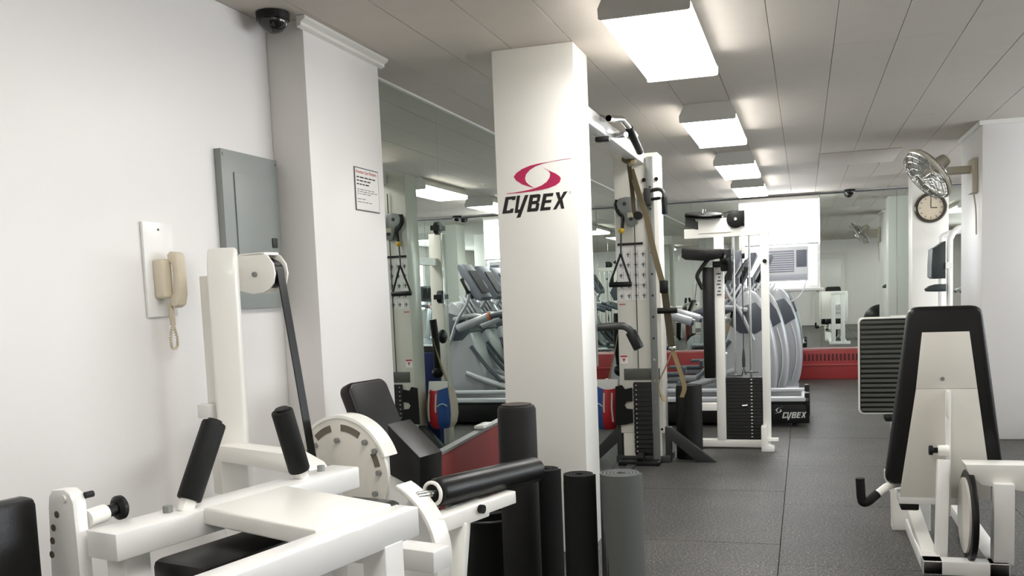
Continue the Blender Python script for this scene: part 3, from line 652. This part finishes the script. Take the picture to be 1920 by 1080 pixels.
MB().strip([(-.90, 6.69, .84), (-.95, 6.68, .72), (-1.0, 6.67, .60), (-.98, 6.67, .50), (-.95, 6.67, .48)], (.0, .02, .02), .005, sm=4).build('foot_loop', TAN, S)
MB().strip([(-.90, 6.69, .84), (-.86, 6.68, .72), (-.82, 6.67, .58), (-.84, 6.67, .50)], (.032, .0, .0), .005, sm=4).build('foot_loop', TAN, S)
MB().box((-.90, 6.69, .85), (.05, .025, .03), bev=.005).build('loop_ring', CHROME, S)
# black roll beside the tower
rolled('rolled_mat', -.835, 7.02, .10, .555, BLACKV, BLACKP, 'thick black roll standing between the cable tower and the pulley machine', 4)
# hanging bag
bg = thing('gym_bag', 'blue and blush gym bag hanging beside the cable tower, red on its back', 'bag', (-1.44, 7.0, .22))
def bag_panel(name, a0, a1, m, grow=0):
    prof = [(.02, .225), (.105, .225), (.135, .26), (.152, .33), (.15, .42), (.132, .50), (.118, .545), (.110, .545), (.125, .48), (.14, .40)]
    mb = MB(); n = 14; grid = []
    for i in range(n+1):
        a = R(a0+(a1-a0)*i/n)
        grid.append([mb.bm.verts.new((-1.445+(r+grow)*.82*math.cos(a), 7.03+(r+grow)*(1+.05*math.sin(3*a))*math.sin(a), z+.012*math.sin(2*a+1)*(z > .5))) for r, z in prof])
    for p_, q_ in zip(grid, grid[1:]):
        for k in range(len(prof)-1): mb.bm.faces.new((p_[k], p_[k+1], q_[k+1], q_[k]))
    return mb.build(name, m, bg)
bag_panel('blue_panel', -146, -98, BLUE); bag_panel('red_panel', -98, -45, REDF); bag_panel('blush_panel', -45, 120, PINK); bag_panel('pale_panel', 120, 214, mat('pale_fabric', (206, 190, 176), .7))
MB().tube([(-1.535+.018*a, 6.905-.008*a, .41+.02*math.sin(a*PI/4)) for a in range(5)], .006).build('emblem', mat('emblem_pale', (150, 176, 190), .6), bg)
MB().box((-1.44, 6.97, .54), (.16, .02, .13), rot=Matrix.Rotation(R(-14), 3, 'X')).build('magazine', PAPER, bg)
MB().strip([(-1.36, 7.1, 1.0), (-1.40, 7.1, .8), (-1.46, 7.12, .58), (-1.47, 7.1, .5)], (0, .025, 0), .006, sm=4).build('hanging_strap', TAN, bg)
for x in (-1.45, -1.39): MB().strip([(x, 6.895, .51), (x, 6.868, .40), (x+.005, 6.885, .29)], (.012, 0, 0), .004).build('pull_cord', mat('pale_cord', (190, 190, 178), .7), bg)
nm = thing('folded_mat', 'dark blue folded mat standing behind the cable tower, seen in the mirror', 'exercise mat', (-1.2, 7.3, 0))
MB().b2(-1.34, -1.05, 7.22, 7.26, .001, .82, bev=.006).b2(-1.34, -1.05, 7.265, 7.305, .001, .80, bev=.006).build('fold', BLUED, nm)
MB().b2(-1.345, -1.045, 7.215, 7.31, .35, .39, bev=.003).build('band', BLACKP, nm)

# ================================================================== selectorised pulley machine
L = thing('pulley_weight_machine', 'white two-post pulley machine with black weight stack and upright pad', 'exercise machine', (-.5, 7.5, 0))
MB().b2(-.665, -.595, 7.45, 7.53, .06, 1.66, bev=.004).build('post', STEEL, L)
MB().b2(-.315, -.255, 7.45, 7.53, .06, 1.66, bev=.004).build('post', STEEL, L)
MB().b2(-.89, -.25, 7.45, 7.54, 1.655, 1.73, bev=.004).build('top_beam', STEEL, L)
MB().b2(-.78, -.53, 7.44, 7.45, 1.69, 1.80, bev=.002).build('top_plate', STEEL, L)
MB().b2(-.84, -.26, 7.45, 7.53, .012, .07, bev=.004).build('base_beam', STEEL, L)
MB().b2(-.84, -.665, 7.45, 7.52, .30, .36, bev=.004).build('mid_beam', STEEL, L)
MB().b2(-.86, -.80, 7.40, 7.58, 0, .36, bev=.004).build('rear_post', STEEL, L)
MB().prism([(-.325, 7.45, .0), (-.325, 7.45, .19), (-.285, 7.45, .19), (-.275, 7.45, .05), (-.23, 7.45, .03), (-.23, 7.45, 0)], (0, -.13, 0), bev=.003).build('floor_foot', STEEL, L)
MB().b2(-.30, -.20, 7.42, 7.45, .065, .09, bev=.003).build('foot_tab', STEEL, L)
st = MB().b2(-.595, -.315, 7.46, 7.52, .075, .56, bev=.003).build('weight_stack', BLACKP, L)
for k in range(18): MB().b2(-.592, -.318, 7.453, 7.46, .082+.0265*k, .105+.0265*k).build('weight_plate', mat('plate_black', (30, 30, 28), .5), st)
pr = MB()
for k in range(18): pr.b2(-.405, -.392, 7.4505, 7.4535, .09+.0265*k, .098+.0265*k)
pr.build('weight_number', WHITEPR, st)
MB().cyl((-.44, 7.43, .345), (-.44, 7.46, .345), .010, seg=10).cyl((-.47, 7.43, .342), (-.43, 7.43, .345), .007, seg=8).build('selector_pin', CHROME, L)
for x, zb in ((-.52, .575), (-.40, .60)):
    MB().cyl((x, 7.49, .56), (x, 7.49, 1.66), .010, seg=12).build('guide_rod', CHROME, L)
    MB().b2(x-.055, x+.055, 7.455, 7.50, zb-.006, zb+.006).build('rod_collar', CHROME, L)
MB().cyl((-.455, 7.48, .66), (-.455, 7.48, 1.70), .004, seg=6).lathe([(0, 0), (.012, 0), (.014, .06), (.006, .14), (0, .14)], (-.455, 7.48, .64), (0, 0, 1), 12).tube([(-.47, 7.48, .58), (-.455, 7.48, .64), (-.44, 7.48, .58)], .006).build('cable', DARK, L)
# pulleys at the top
t1 = MB().lathe([(0, 0), (.14, 0), (.15, .008), (.135, .016), (.15, .024), (.14, .032), (0, .032)], (-.74, 7.49, 1.815), (.08, -.16, 1), 32).build('flat_pulley', BLACKP, L)
MB().cyl((-.74, 7.49, 1.845), (-.735, 7.485, 1.88), .014, seg=12).build('axle_bolt', CHROME, t1)
MB().prism([(-.88, 7.45, 1.75), (-.88, 7.45, 1.84), (-.80, 7.45, 1.84), (-.80, 7.45, 1.79), (-.72, 7.45, 1.74), (-.72, 7.45, 1.70)], (0, .02, 0)).build('pulley_mount', DARK, L)
t2 = MB().cyl((-.495, 7.42, 1.785), (-.495, 7.46, 1.785), .068, seg=32, bev=.006).build('round_pulley', BLACKP, L)
MB().cyl((-.495, 7.412, 1.785), (-.495, 7.42, 1.785), .012, seg=12).build('axle_bolt', CHROME, t2)
MB().b2(-.47, -.43, 7.43, 7.50, 1.73, 1.85, bev=.004).build('pulley_bracket', BLACKP, L)
MB().b2(-.455, -.43, 7.44, 7.47, 1.52, 1.70, bev=.003).build('cable_guide', STEEL, L)
MB().b2(-.455, -.43, 7.435, 7.465, 1.48, 1.52, bev=.003).build('guide_stop', BLACKP, L)
MB().tube([(-.60, 7.46, 1.835), (-.50, 7.44, 1.853)], .004, seg=6).build('top_cable', DARK, L)
# pads and handle
MB().prism([(-.90, 7.40, 1.575), (-.885, 7.40, 1.58), (-.72, 7.40, 1.565), (-.60, 7.40, 1.56), (-.58, 7.40, 1.53), (-.60, 7.40, 1.49), (-.72, 7.40, 1.475), (-.87, 7.40, 1.49), (-.90, 7.40, 1.51)], (0, -.10, 0), bev=.012).build('arm_pad', BLACKV, L)
MB().b2(-.755, -.665, 7.41, 7.45, .56, 1.43, bev=.012).build('upright_pad', BLACKV, L)
MB().tube([(-.69, 7.38, 1.50), (-.74, 7.36, 1.44), (-.785, 7.35, 1.37), (-.775, 7.35, 1.32), (-.745, 7.35, 1.26)], .015, sm=5).build('pull_handle', BLACKP, L)
MB().b2(-.61, -.53, 7.36, 7.45, 1.39, 1.56, bev=.012).sphere((-.575, 7.36, 1.48), .04).build('pivot_block', BLACKP, L)
MB().tube([(-.60, 7.36, 1.50), (-.545, 7.35, 1.46), (-.535, 7.35, 1.40), (-.55, 7.35, 1.32)], .022, sm=4).build('pivot_lever', BLACKP, L)
MB().b2(-.675, -.59, 7.42, 7.452, 1.425, 1.47, bev=.004).build('clamp', BLACKP, L)
dc = MB().b2(-.655, -.605, 7.448, 7.4505, 1.19, 1.40).build('decal', PAPER, L)
pr = MB()
for k in range(7): pr.b2(-.648+.006*(k % 3), -.615-.004*(k % 2), 7.4465, 7.4485, 1.205+.027*k, 1.217+.027*k)
pr.build('decal_print', INKG, dc)
MB().cyl((-.285, 7.44, 1.455), (-.285, 7.45, 1.455), .016, seg=14).build('bolt', BLACKP, L)
for z in (.75, 1.03): MB().cyl((-.592, 7.47, z), (-.58, 7.47, z), .010, seg=10).build('bolt', STEEL, L)

# ================================================================== treadmill
T = thing('treadmill', '', 'treadmill', (0, 0, 0))
def treadmill():
    # local frame: runs along -X from the rear end at x=0, near side y=0
    MB().b2(-1.95, 0, 0, .05, .03, .20, bev=.008).build('side_skirt', BLACKP, T)
    MB().b2(-1.95, 0, .77, .82, .03, .20, bev=.008).build('side_skirt', BLACKP, T)
    for y in (0.0, .72): MB().b2(-1.95, 0, y, y+.10, .225, .262, bev=.006).build('side_rail', SILVL, T)
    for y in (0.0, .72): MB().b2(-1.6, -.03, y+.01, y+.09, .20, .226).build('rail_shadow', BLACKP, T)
    MB().b2(-1.6, -.05, .10, .72, .19, .235, bev=.01).build('running_belt', mat('belt_black', (44, 45, 48), .6, bump=.2, bscale=200), T)
    MB().cyl((-.05, .10, .20), (-.05, .72, .20), .04, seg=20).build('rear_roller', SILVL, T)
    for y in (0, .71): MB().b2(-.04, .005, y, y+.11, .10, .30, bev=.008).build('end_cap', BLACKP, T)
    MB().prism([(-2.05, .04, .04), (-2.05, .04, .30), (-1.98, .04, .38), (-1.75, .04, .36), (-1.6, .04, .25), (-1.6, .04, .04)], (0, .74, 0), bev=.02).build('motor_hood', SILV, T)
    for y in (.03, .75):
        MB().bar((-1.78, y+.02, .2), (-1.62, y+.02, 1.22), .05, .10, upv=(1, 0, 0), bev=.008).build('mast', SILV, T)
        MB().tube([(-1.64, y+.02, 1.10), (-1.4, y+.02, 1.08), (-1.1, y+.02, .99), (-1.0, y+.02, .95)], .032, sm=5).build('handrail', SLATE, T)
        MB().cyl((-1.35, y+.02, 1.07), (-1.02, y+.02, .96), .04, seg=18, bev=.01).build('rail_grip', SILV, T)
        MB().cyl((-1.37, y+.02, 1.077), (-1.35, y+.02, 1.07), .042, seg=18).build('grip_accent', ORANGE, T)
    MB().prism([(-1.74, .04, 1.18), (-1.78, .04, 1.26), (-1.62, .04, 1.52), (-1.57, .04, 1.52), (-1.54, .04, 1.48), (-1.60, .04, 1.18)], (0, .74, 0), bev=.015).build('console', SLATE, T)
    MB().prism([(-1.548, .2, 1.46), (-1.592, .2, 1.24), (-1.588, .2, 1.24), (-1.544, .2, 1.46)], (0, .42, 0)).build('display', BLACKP, T)
    MB().b2(-1.5, -1.42, .15, .67, 1.04, 1.09, bev=.015).build('cross_grip', BLACKP, T)
    for x, y in ((-.12, .06), (-.12, .76), (-1.9, .06), (-1.9, .76)): MB().cyl((x, y, 0), (x, y, .035), .03, seg=12).build('foot', BLACKP, T)
treadmill()
ss = [c for c in T.children if c.name.startswith('side_skirt')][0]
def tpl(x, y, d): return Vector((-.235+(x-262)*.000225, -.0004-d, .075+(900-y-(x-262)*.052)*.00024))
for k in 'CYBEX': flat_shape('skirt_letter', LET[k], tpl, .0008, WHITEPR, ss)
def tps(x, y, d): return Vector((-.305+(x-262)*.00008, -.0004-d, .085+(900-y)*.00013))
flat_shape('skirt_swoosh', [sw1], tps, .0008, WHITEPR, ss); flat_shape('skirt_swoosh', [sw2], tps, .0008, WHITEPR, ss)
T.location = (.035, 8.63, 0)
T['label'] = 'grey treadmill with black lettered side skirt behind the pulley machine'
for i, (x, y, lb) in enumerate(((2.1, 4.75, 'nearest'), (2.1, 5.85, 'middle'), (2.1, 6.95, 'farthest'))):
    c = copy_tree(T); c.location = (x, y, 0); c.rotation_euler = (0, 0, PI); c.location = (2.0, y+.82, 0)
    c['label'] = 'grey treadmill facing the right wall windows, %s of three' % lb; c['group'] = 'treadmills by the right windows'

# ================================================================== ellipticals (arc trainers)
AR = thing('elliptical_trainer', '', 'elliptical', (0, 0, 0), 'silver ellipticals before the far window')
def elliptical():
    sh_ = [(0, .02), (.07, .14), (.105, .35), (.10, .55), (.06, .80), (.0, 1.0), (-.08, 1.16), (-.17, 1.22), (-.27, 1.14), (-.31, .98), (-.40, .72), (-.48, .45), (-.52, .2), (-.50, .02)]
    pts = smooth([Vector((a, -.2, b)) for a, b in sh_], 4, False)
    bd = MB().prism(pts, (0, .4, 0), bev=.035, seg=3).build('shell', SILV, AR)
    MB().prism([(.03, -.206, .86), (-.02, -.206, 1.0), (-.10, -.206, 1.10), (-.30, -.206, 1.04), (-.36, -.206, .88), (-.26, -.206, .79), (-.10, -.206, .78)], (0, .412, 0), bev=.006).build('collar', SLATE, bd)
    MB().tube([(-.02, -.207, .12), (.035, -.207, .36), (.03, -.207, .6), (-.02, -.207, .8)], .006, sm=5).build('seam', SILVL, bd)
    for k in range(3): MB().bar((-.42+.05*k, 0, 1.08), (-.30+.05*k, 0, 1.28), .16, .022, upv=(1, 0, -.6), bev=.004).build('louvre', SILVL, AR)
    MB().bar((-.30, 0, 1.02), (-.30, 0, 1.36), .10, .07, upv=(1, 0, 0), bev=.01).build('neck', SLATE, AR)
    cs = MB().prism([(a-.2, -.17, b) for a, b in ((-.29, 1.22), (-.31, 1.26), (-.13, 1.56), (-.08, 1.63), (-.03, 1.63), (-.02, 1.59), (-.09, 1.44), (-.22, 1.23))], (0, .34, 0), bev=.014, seg=3).build('console', mat('console_grey', (104, 108, 116), .38), AR)
    MB().prism([(a-.2, -.13, b) for a, b in ((-.29, 1.305), (-.14, 1.555), (-.146, 1.56), (-.296, 1.31))], (0, .26, 0)).build('display', BLACKP, cs)
    for s_ in (-1, 1):
        MB().tube([(-.18, s_*.22, 1.02), (-.45, s_*.25, 1.06), (-.75, s_*.27, .98), (-.85, s_*.27, .94)], .028, sm=5).build('side_rail', SILV, AR)
        MB().cyl((-.52, s_*.255, 1.06), (-.86, s_*.27, .94), .036, seg=18, bev=.01).build('rail_grip', SLATE, AR)
        MB().tube([(-.12, s_*.26, .72), (-.24, s_*.29, 1.0), (-.36, s_*.30, 1.18), (-.40, s_*.30, 1.34), (-.33, s_*.30, 1.46)], .018, sm=5).build('arm_lever', SILV, AR)
        MB().cyl((-.405, s_*.30, 1.30), (-.32, s_*.30, 1.47), .024, seg=14, bev=.006).build('lever_grip', BLACKP, AR)
        MB().tube([(-.30, s_*.21, .42), (-.62, s_*.22, .30), (-1.05, s_*.22, .24+.06*s_)], .035, sm=4).build('pedal_arm', SILV, AR)
        MB().b2(-1.25, -.88, s_*.22-.08, s_*.22+.08, .27+.06*s_, .30+.06*s_, bev=.01).b2(-.9, -.86, s_*.22-.08, s_*.22+.08, .28+.06*s_, .36+.06*s_, bev=.006).build('pedal', SLATE, AR)
        MB().bar((-.30, s_*.12, .05), (-1.5, s_*.2, .05), .07, .07, bev=.01).build('base_rail', SILV, AR)
        MB().tube([(-.36, s_*.205, .72), (-.55, s_*.21, .48), (-.7, s_*.21, .33)], .022, sm=4).build('link_rod', SLATE, AR)
    MB().b2(-.60, -.55, -.42, .42, 1.02, 1.06, bev=.012).build('cross_bar', BLACKP, AR)
    MB().b2(-1.56, -1.46, -.3, .3, 0, .06, bev=.01).build('rear_foot', SLATE, AR)
    MB().b2(-.12, .06, -.26, .26, 0, .05, bev=.012).build('front_foot', SILVL, AR)
elliptical()
for i, (x, y, lb) in enumerate(((-.37, 9.95, 'nearest the treadmill'), (-.27, 10.8, 'in the middle of three'), (-.13, 11.75, 'farthest, next to the red radiator'))):
    o = AR if i == 0 else copy_tree(AR)
    o.location = (x, y, 0); o['label'] = 'silver elliptical trainer with slanted console, '+lb

# ================================================================== leg press (right foreground)
P = thing('leg_press_machine', 'white leg press with tapered black backrest and ribbed foot plate', 'exercise machine', (.6, 5.0, 0))
def qd(pts, y, t, bev): return MB().prism([(x, y, z) for x, z in pts], (0, t, 0), bev=bev, seg=3)
def roundpoly(P_, r, n=4):
    out = []; N = len(P_)
    for i in range(N):
        p = Vector(P_[i]); a = (Vector(P_[i-1])-p).normalized(); b = (Vector(P_[(i+1) % N])-p).normalized()
        p0, p1 = p+a*r, p+b*r
        for k in range(n+1):
            t = k/n; out.append(tuple(p0*(1-t)**2+p*2*t*(1-t)+p1*t*t))
    return out
qd(roundpoly([(.455, 1.15), (.76, 1.15), (.86, .33), (.35, .33)], .045), 4.61, .085, .018).build('backrest_pad', BLACKV, P)
MB().prism([(.51, 4.598, 1.035), (.705, 4.598, 1.035), (.735, 4.575, .78), (.482, 4.575, .78)], (0, .014, 0), bev=.003).build('upper_back_panel', TOWER, P)
MB().prism([(.482, 4.574, .779), (.735, 4.574, .779), (.805, 4.60, .27), (.412, 4.60, .27)], (0, .012, 0), bev=.003).build('lower_back_panel', TOWER, P)
MB().cyl((.592, 4.575, .825), (.592, 4.592, .825), .009, seg=12).build('bolt', GREY, P)
MB().b2(.602, .622, 4.535, 4.573, .20, .775, bev=.003).build('adjustment_bar', STEEL2, P)
MB().b2(.598, .612, 4.52, 4.535, .66, .775, bev=.002).build('bar_tab', STEEL, P)
kb = MB().cyl((.565, 4.52, .508), (.612, 4.52, .508), .024, seg=20, bev=.003).build('pin_collar', STEEL, P)
MB().cyl((.545, 4.52, .508), (.566, 4.52, .508), .013, seg=14).cyl((.528, 4.52, .508), (.546, 4.52, .508), .022, seg=18, bev=.004).build('pull_knob', BLACKP, kb)
MB().bar((.585, 4.50, .47), (.565, 4.42, .0), .05, .05, upv=(0, 1, 0), bev=.004).build('rear_post', STEEL2, P)
MB().b2(.41, .70, 4.60, 4.72, .24, .29, bev=.005).build('pad_bracket', STEEL2, P)
MB().b2(.42, .50, 4.62, 4.72, .205, .24, bev=.008).build('rubber_stop', BLACKP, P)
MB().b2(.44, .82, 4.70, 5.12, .36, .45, bev=.02).build('seat_cushion', BLACKV, P)
MB().b2(.50, .76, 4.72, 5.10, .24, .36, bev=.006).build('seat_base', STEEL2, P)
# curved base foot
cf = [(.415, .30), (.43, .30), (.43, .20)]+[(.43+.14*t, .20-.035*math.sin(PI*t*.5)) for t in (.25, .5, .75, 1)]+[(.60, .16), (.60, -.0)]+[(.60-.18*t, .0+.0*t) for t in (.5, 1)]
MB().prism([(x, 5.05, z) for x, z in cf], (0, .10, 0), bev=.004).build('side_foot', STEEL, P)
MB().bar((.50, 5.05, .16), (.525, 4.38, .02), .06, .05, bev=.004).build('floor_strut', STEEL, P)
MB().b2(.48, .56, 4.30, 6.40, 0, .06, bev=.004).b2(.74, .82, 4.30, 6.40, 0, .06, bev=.004).b2(.50, .88, 6.3, 6.4, 0, .06, bev=.004).b2(.48, .82, 4.30, 4.38, 0, .06, bev=.004).build('base_frame', STEEL2, P)
# cam wheel and bracket at the right
cw = MB().cyl((.665, 4.42, .24), (.69, 4.42, .24), .20, seg=40, bev=.004).build('cam_wheel', BLACKP, P)
MB().cyl((.656, 4.42, .24), (.666, 4.42, .24), .165, seg=40).build('wheel_face', TOWER, cw)
MB().prism([(.655, 4.36, .475), (.90, 4.36, .475), (.90, 4.36, .36), (.72, 4.36, .385), (.67, 4.36, .43)], (0, .12, 0), bev=.004).build('side_bracket', STEEL, P)
MB().b2(.76, .84, 4.32, 4.40, .05, .40, bev=.004).build('bracket_post', STEEL2, P)
# hand grip at the left
MB().tube([(.48, 4.78, .30), (.42, 4.70, .315), (.36, 4.62, .315), (.305, 4.56, .285)], .018, sm=5).build('handle_tube', STEEL, P)
MB().tube([(.315, 4.57, .293), (.275, 4.545, .262), (.252, 4.54, .258), (.243, 4.54, .28), (.238, 4.54, .37)], .021, sm=5).build('hand_grip', FOAM, P)
# foot plate
fp = MB().prism([(x, 5.80, z) for x, z in rrect(.298, .86, .498, 1.065, .03)], (0, .035, 0), bev=.004).build('foot_plate', STEEL, P)
tr_ = MB().prism([(x, 5.794, z) for x, z in rrect(.308, .85, .508, 1.055, .022)], (0, .008, 0), bev=.001).build('rubber_tread', BLACKP, fp)
for k in range(19):
    MB().b2(.312, .846, 5.787, 5.795, .516+.0283*k, .534+.0283*k, bev=.003, seg=1).build('tread_rib', mat('tread_rubber', (72, 74, 66), .65), fp)
MB().b2(.44, .56, 5.78, 5.90, .455, .495, bev=.012).build('stop_bumper', BLACKP, P)
MB().b2(.52, .78, 5.836, 5.89, .62, .92, bev=.006).b2(.60, .70, 5.88, 6.30, .70, .80, bev=.006).build('plate_carrier', STEEL2, P)
MB().b2(.52, .60, 6.30, 6.38, .06, 1.0, bev=.004).b2(.70, .78, 6.30, 6.38, .06, 1.0, bev=.004).b2(.52, .78, 6.30, 6.38, 1.0, 1.05, bev=.004).build('front_upright', STEEL2, P)

# ================================================================== captain's chair by the clock column
K = thing('knee_raise_station', 'white arched knee raise frame with dark back pad and arm pad', 'exercise machine', (1.45, 10.4, 0))
MB().tube([(1.41, 10.4, 0), (1.41, 10.4, 1.0), (1.41, 10.4, 1.58), (1.425, 10.4, 1.68), (1.47, 10.4, 1.745), (1.55, 10.4, 1.765), (1.75, 10.4, 1.765)], .03, sm=4).build('arch_frame', STEEL2, K)
MB().tube([(1.41, 11.0, 0), (1.41, 11.0, 1.5), (1.45, 11.0, 1.72), (1.75, 11.0, 1.765)], .03, sm=4).build('arch_frame', STEEL2, K)
MB().prism([(1.375, 10.40, 1.64), (1.30, 10.40, 1.59), (1.25, 10.40, 1.565), (1.24, 10.40, 1.40), (1.24, 10.40, 1.28), (1.265, 10.40, 1.26), (1.375, 10.40, 1.26)], (0, .35, 0), bev=.012).build('back_pad', mat('slate_vinyl', (46, 54, 54), .4), K)
MB().prism([(1.37, 10.33, 1.205), (1.28, 10.33, 1.205), (1.22, 10.33, 1.19), (1.18, 10.33, 1.16), (1.19, 10.33, 1.135), (1.28, 10.33, 1.13), (1.37, 10.33, 1.13)], (0, .16, 0), bev=.012).build('arm_pad', MATS['slate_vinyl'], K)
MB().b2(1.37, 1.43, 10.37, 11.03, 1.36, 1.42).b2(1.37, 1.43, 10.37, 11.03, .3, .36).build('cross_tube', STEEL2, K)
MB().b2(1.2, 1.75, 10.36, 10.44, 0, .05).b2(1.2, 1.75, 10.96, 11.04, 0, .05).build('floor_foot', STEEL2, K)
# wall clock
ck = thing('wall_clock', 'round dark-rimmed wall clock with cream face on the column', 'clock', (1.35, 11.38, 2.05))
MB().lathe([(.13, 0), (.168, 0), (.168, .02), (.155, .045), (.135, .045), (.13, .02)], (1.35, 11.40, 2.045), (0, -1, 0), 48).build('rim', RIM, ck)
fc = MB().cyl((1.35, 11.399, 2.045), (1.35, 11.375, 2.045), .134, seg=48).build('face', CREAM, ck)
for k in range(12):
    a = 2*PI*k/12; d = V(math.sin(a), 0, math.cos(a)); p = V(1.35, 11.3735, 2.045)
    MB().bar(p+d*.10, p+d*.122, .007, .002, upv=(0, 1, 0)).build('hour_mark', INKG, fc)
p = V(1.35, 11.372, 2.045)
MB().bar(p, p+V(.003, 0, .095), .007, .002, upv=(0, 1, 0)).build('minute_hand', INK, ck)
MB().bar(p+V(0, -.002, 0), p+V(.065, -.002, -.003), .009, .002, upv=(0, 1, 0)).build('hour_hand', INK, ck)
# wall fan
fn = thing('wall_fan', 'round wire-cage wall fan tilted down on an arm from the pillar', 'fan', (1.31, 8.3, 2.08))
fcn = V(.955, 8.3, 2.105); nn = V(-.76, -.22, -.61).normalized(); fa = nn.orthogonal().normalized(); fb = nn.cross(fa)
def fpnt(r, a, h): return fcn+nn*h+(fa*math.cos(a)+fb*math.sin(a))*r
cg = MB()
for r_, h in ((.225, 0), (.215, .035), (.17, .052), (.11, .062), (.05, .066), (.215, -.045), (.14, -.07)): cg.tube([fpnt(r_, 2*PI*i/40, h) for i in range(40)], .0035 if r_ < .22 else .008, seg=6, closed=True)
for i in range(28):
    a = 2*PI*i/28
    cg.tube([fpnt(.045, a, .066), fpnt(.12, a, .061), fpnt(.18, a, .05), fpnt(.215, a, .033), fpnt(.226, a, 0), fpnt(.215, a, -.045), fpnt(.14, a, -.07), fpnt(.06, a, -.075)], .0024, seg=4)
cg.build('wire_cage', CHROME, fn)
MB().tube([fpnt(.229, 2*PI*i/40, -.012) for i in range(40)], .014, seg=8, closed=True).build('cage_ring', BEIGE2, fn)
for i in range(4):
    a = PI/2*i+.3; bpts = [(.035, -.25), (.11, -.42), (.19, -.30), (.20, .05), (.12, .22), (.035, .2)]
    MB().prism([fpnt(r_, a+b, (b)*.06-.012) for r_, b in bpts], nn*.004).build('blade', BLADE, fn)
MB().cyl(fpnt(0, 0, -.03), fpnt(0, 0, .03), .04, seg=20, bev=.008).build('hub', BEIGE2, fn)
MB().cyl(fpnt(0, 0, -.075), fpnt(0, 0, -.20), .065, .05, seg=24, bev=.02).build('motor_housing', BEIGE2, fn)
MB().b2(1.10, 1.285, 8.26, 8.33, 2.09, 2.15, bev=.01).build('arm', BEIGE2, fn)
MB().b2(1.27, 1.309, 8.18, 8.42, 1.93, 2.20, bev=.008).build('wall_plate', BEIGE2, fn)
MB().tube([(1.28, 8.2, 1.94), (1.29, 8.15, 1.8), (1.295, 8.15, 1.6)], .006, sm=4).build('pull_cord', BEIGE2, fn)

# exercise ball on the right, seen in the far mirror
eb = thing('exercise_ball', 'large black exercise ball on the floor, seen in the far mirror', 'exercise ball', (1.6, 4.3, 0))
MB().sphere((1.6, 4.3, .361), .36, seg=40).build('ball', BLACKP, eb)
MB().tube([(1.6+.361*math.cos(i*PI/24), 4.3, .361+.361*math.sin(i*PI/24)) for i in range(48)], .004, seg=6, closed=True).build('seam_ring', DARK, eb)
MB().cyl((1.6, 3.935, .361), (1.6, 3.945, .361), .015, seg=14).build('valve_plug', GREY, eb)
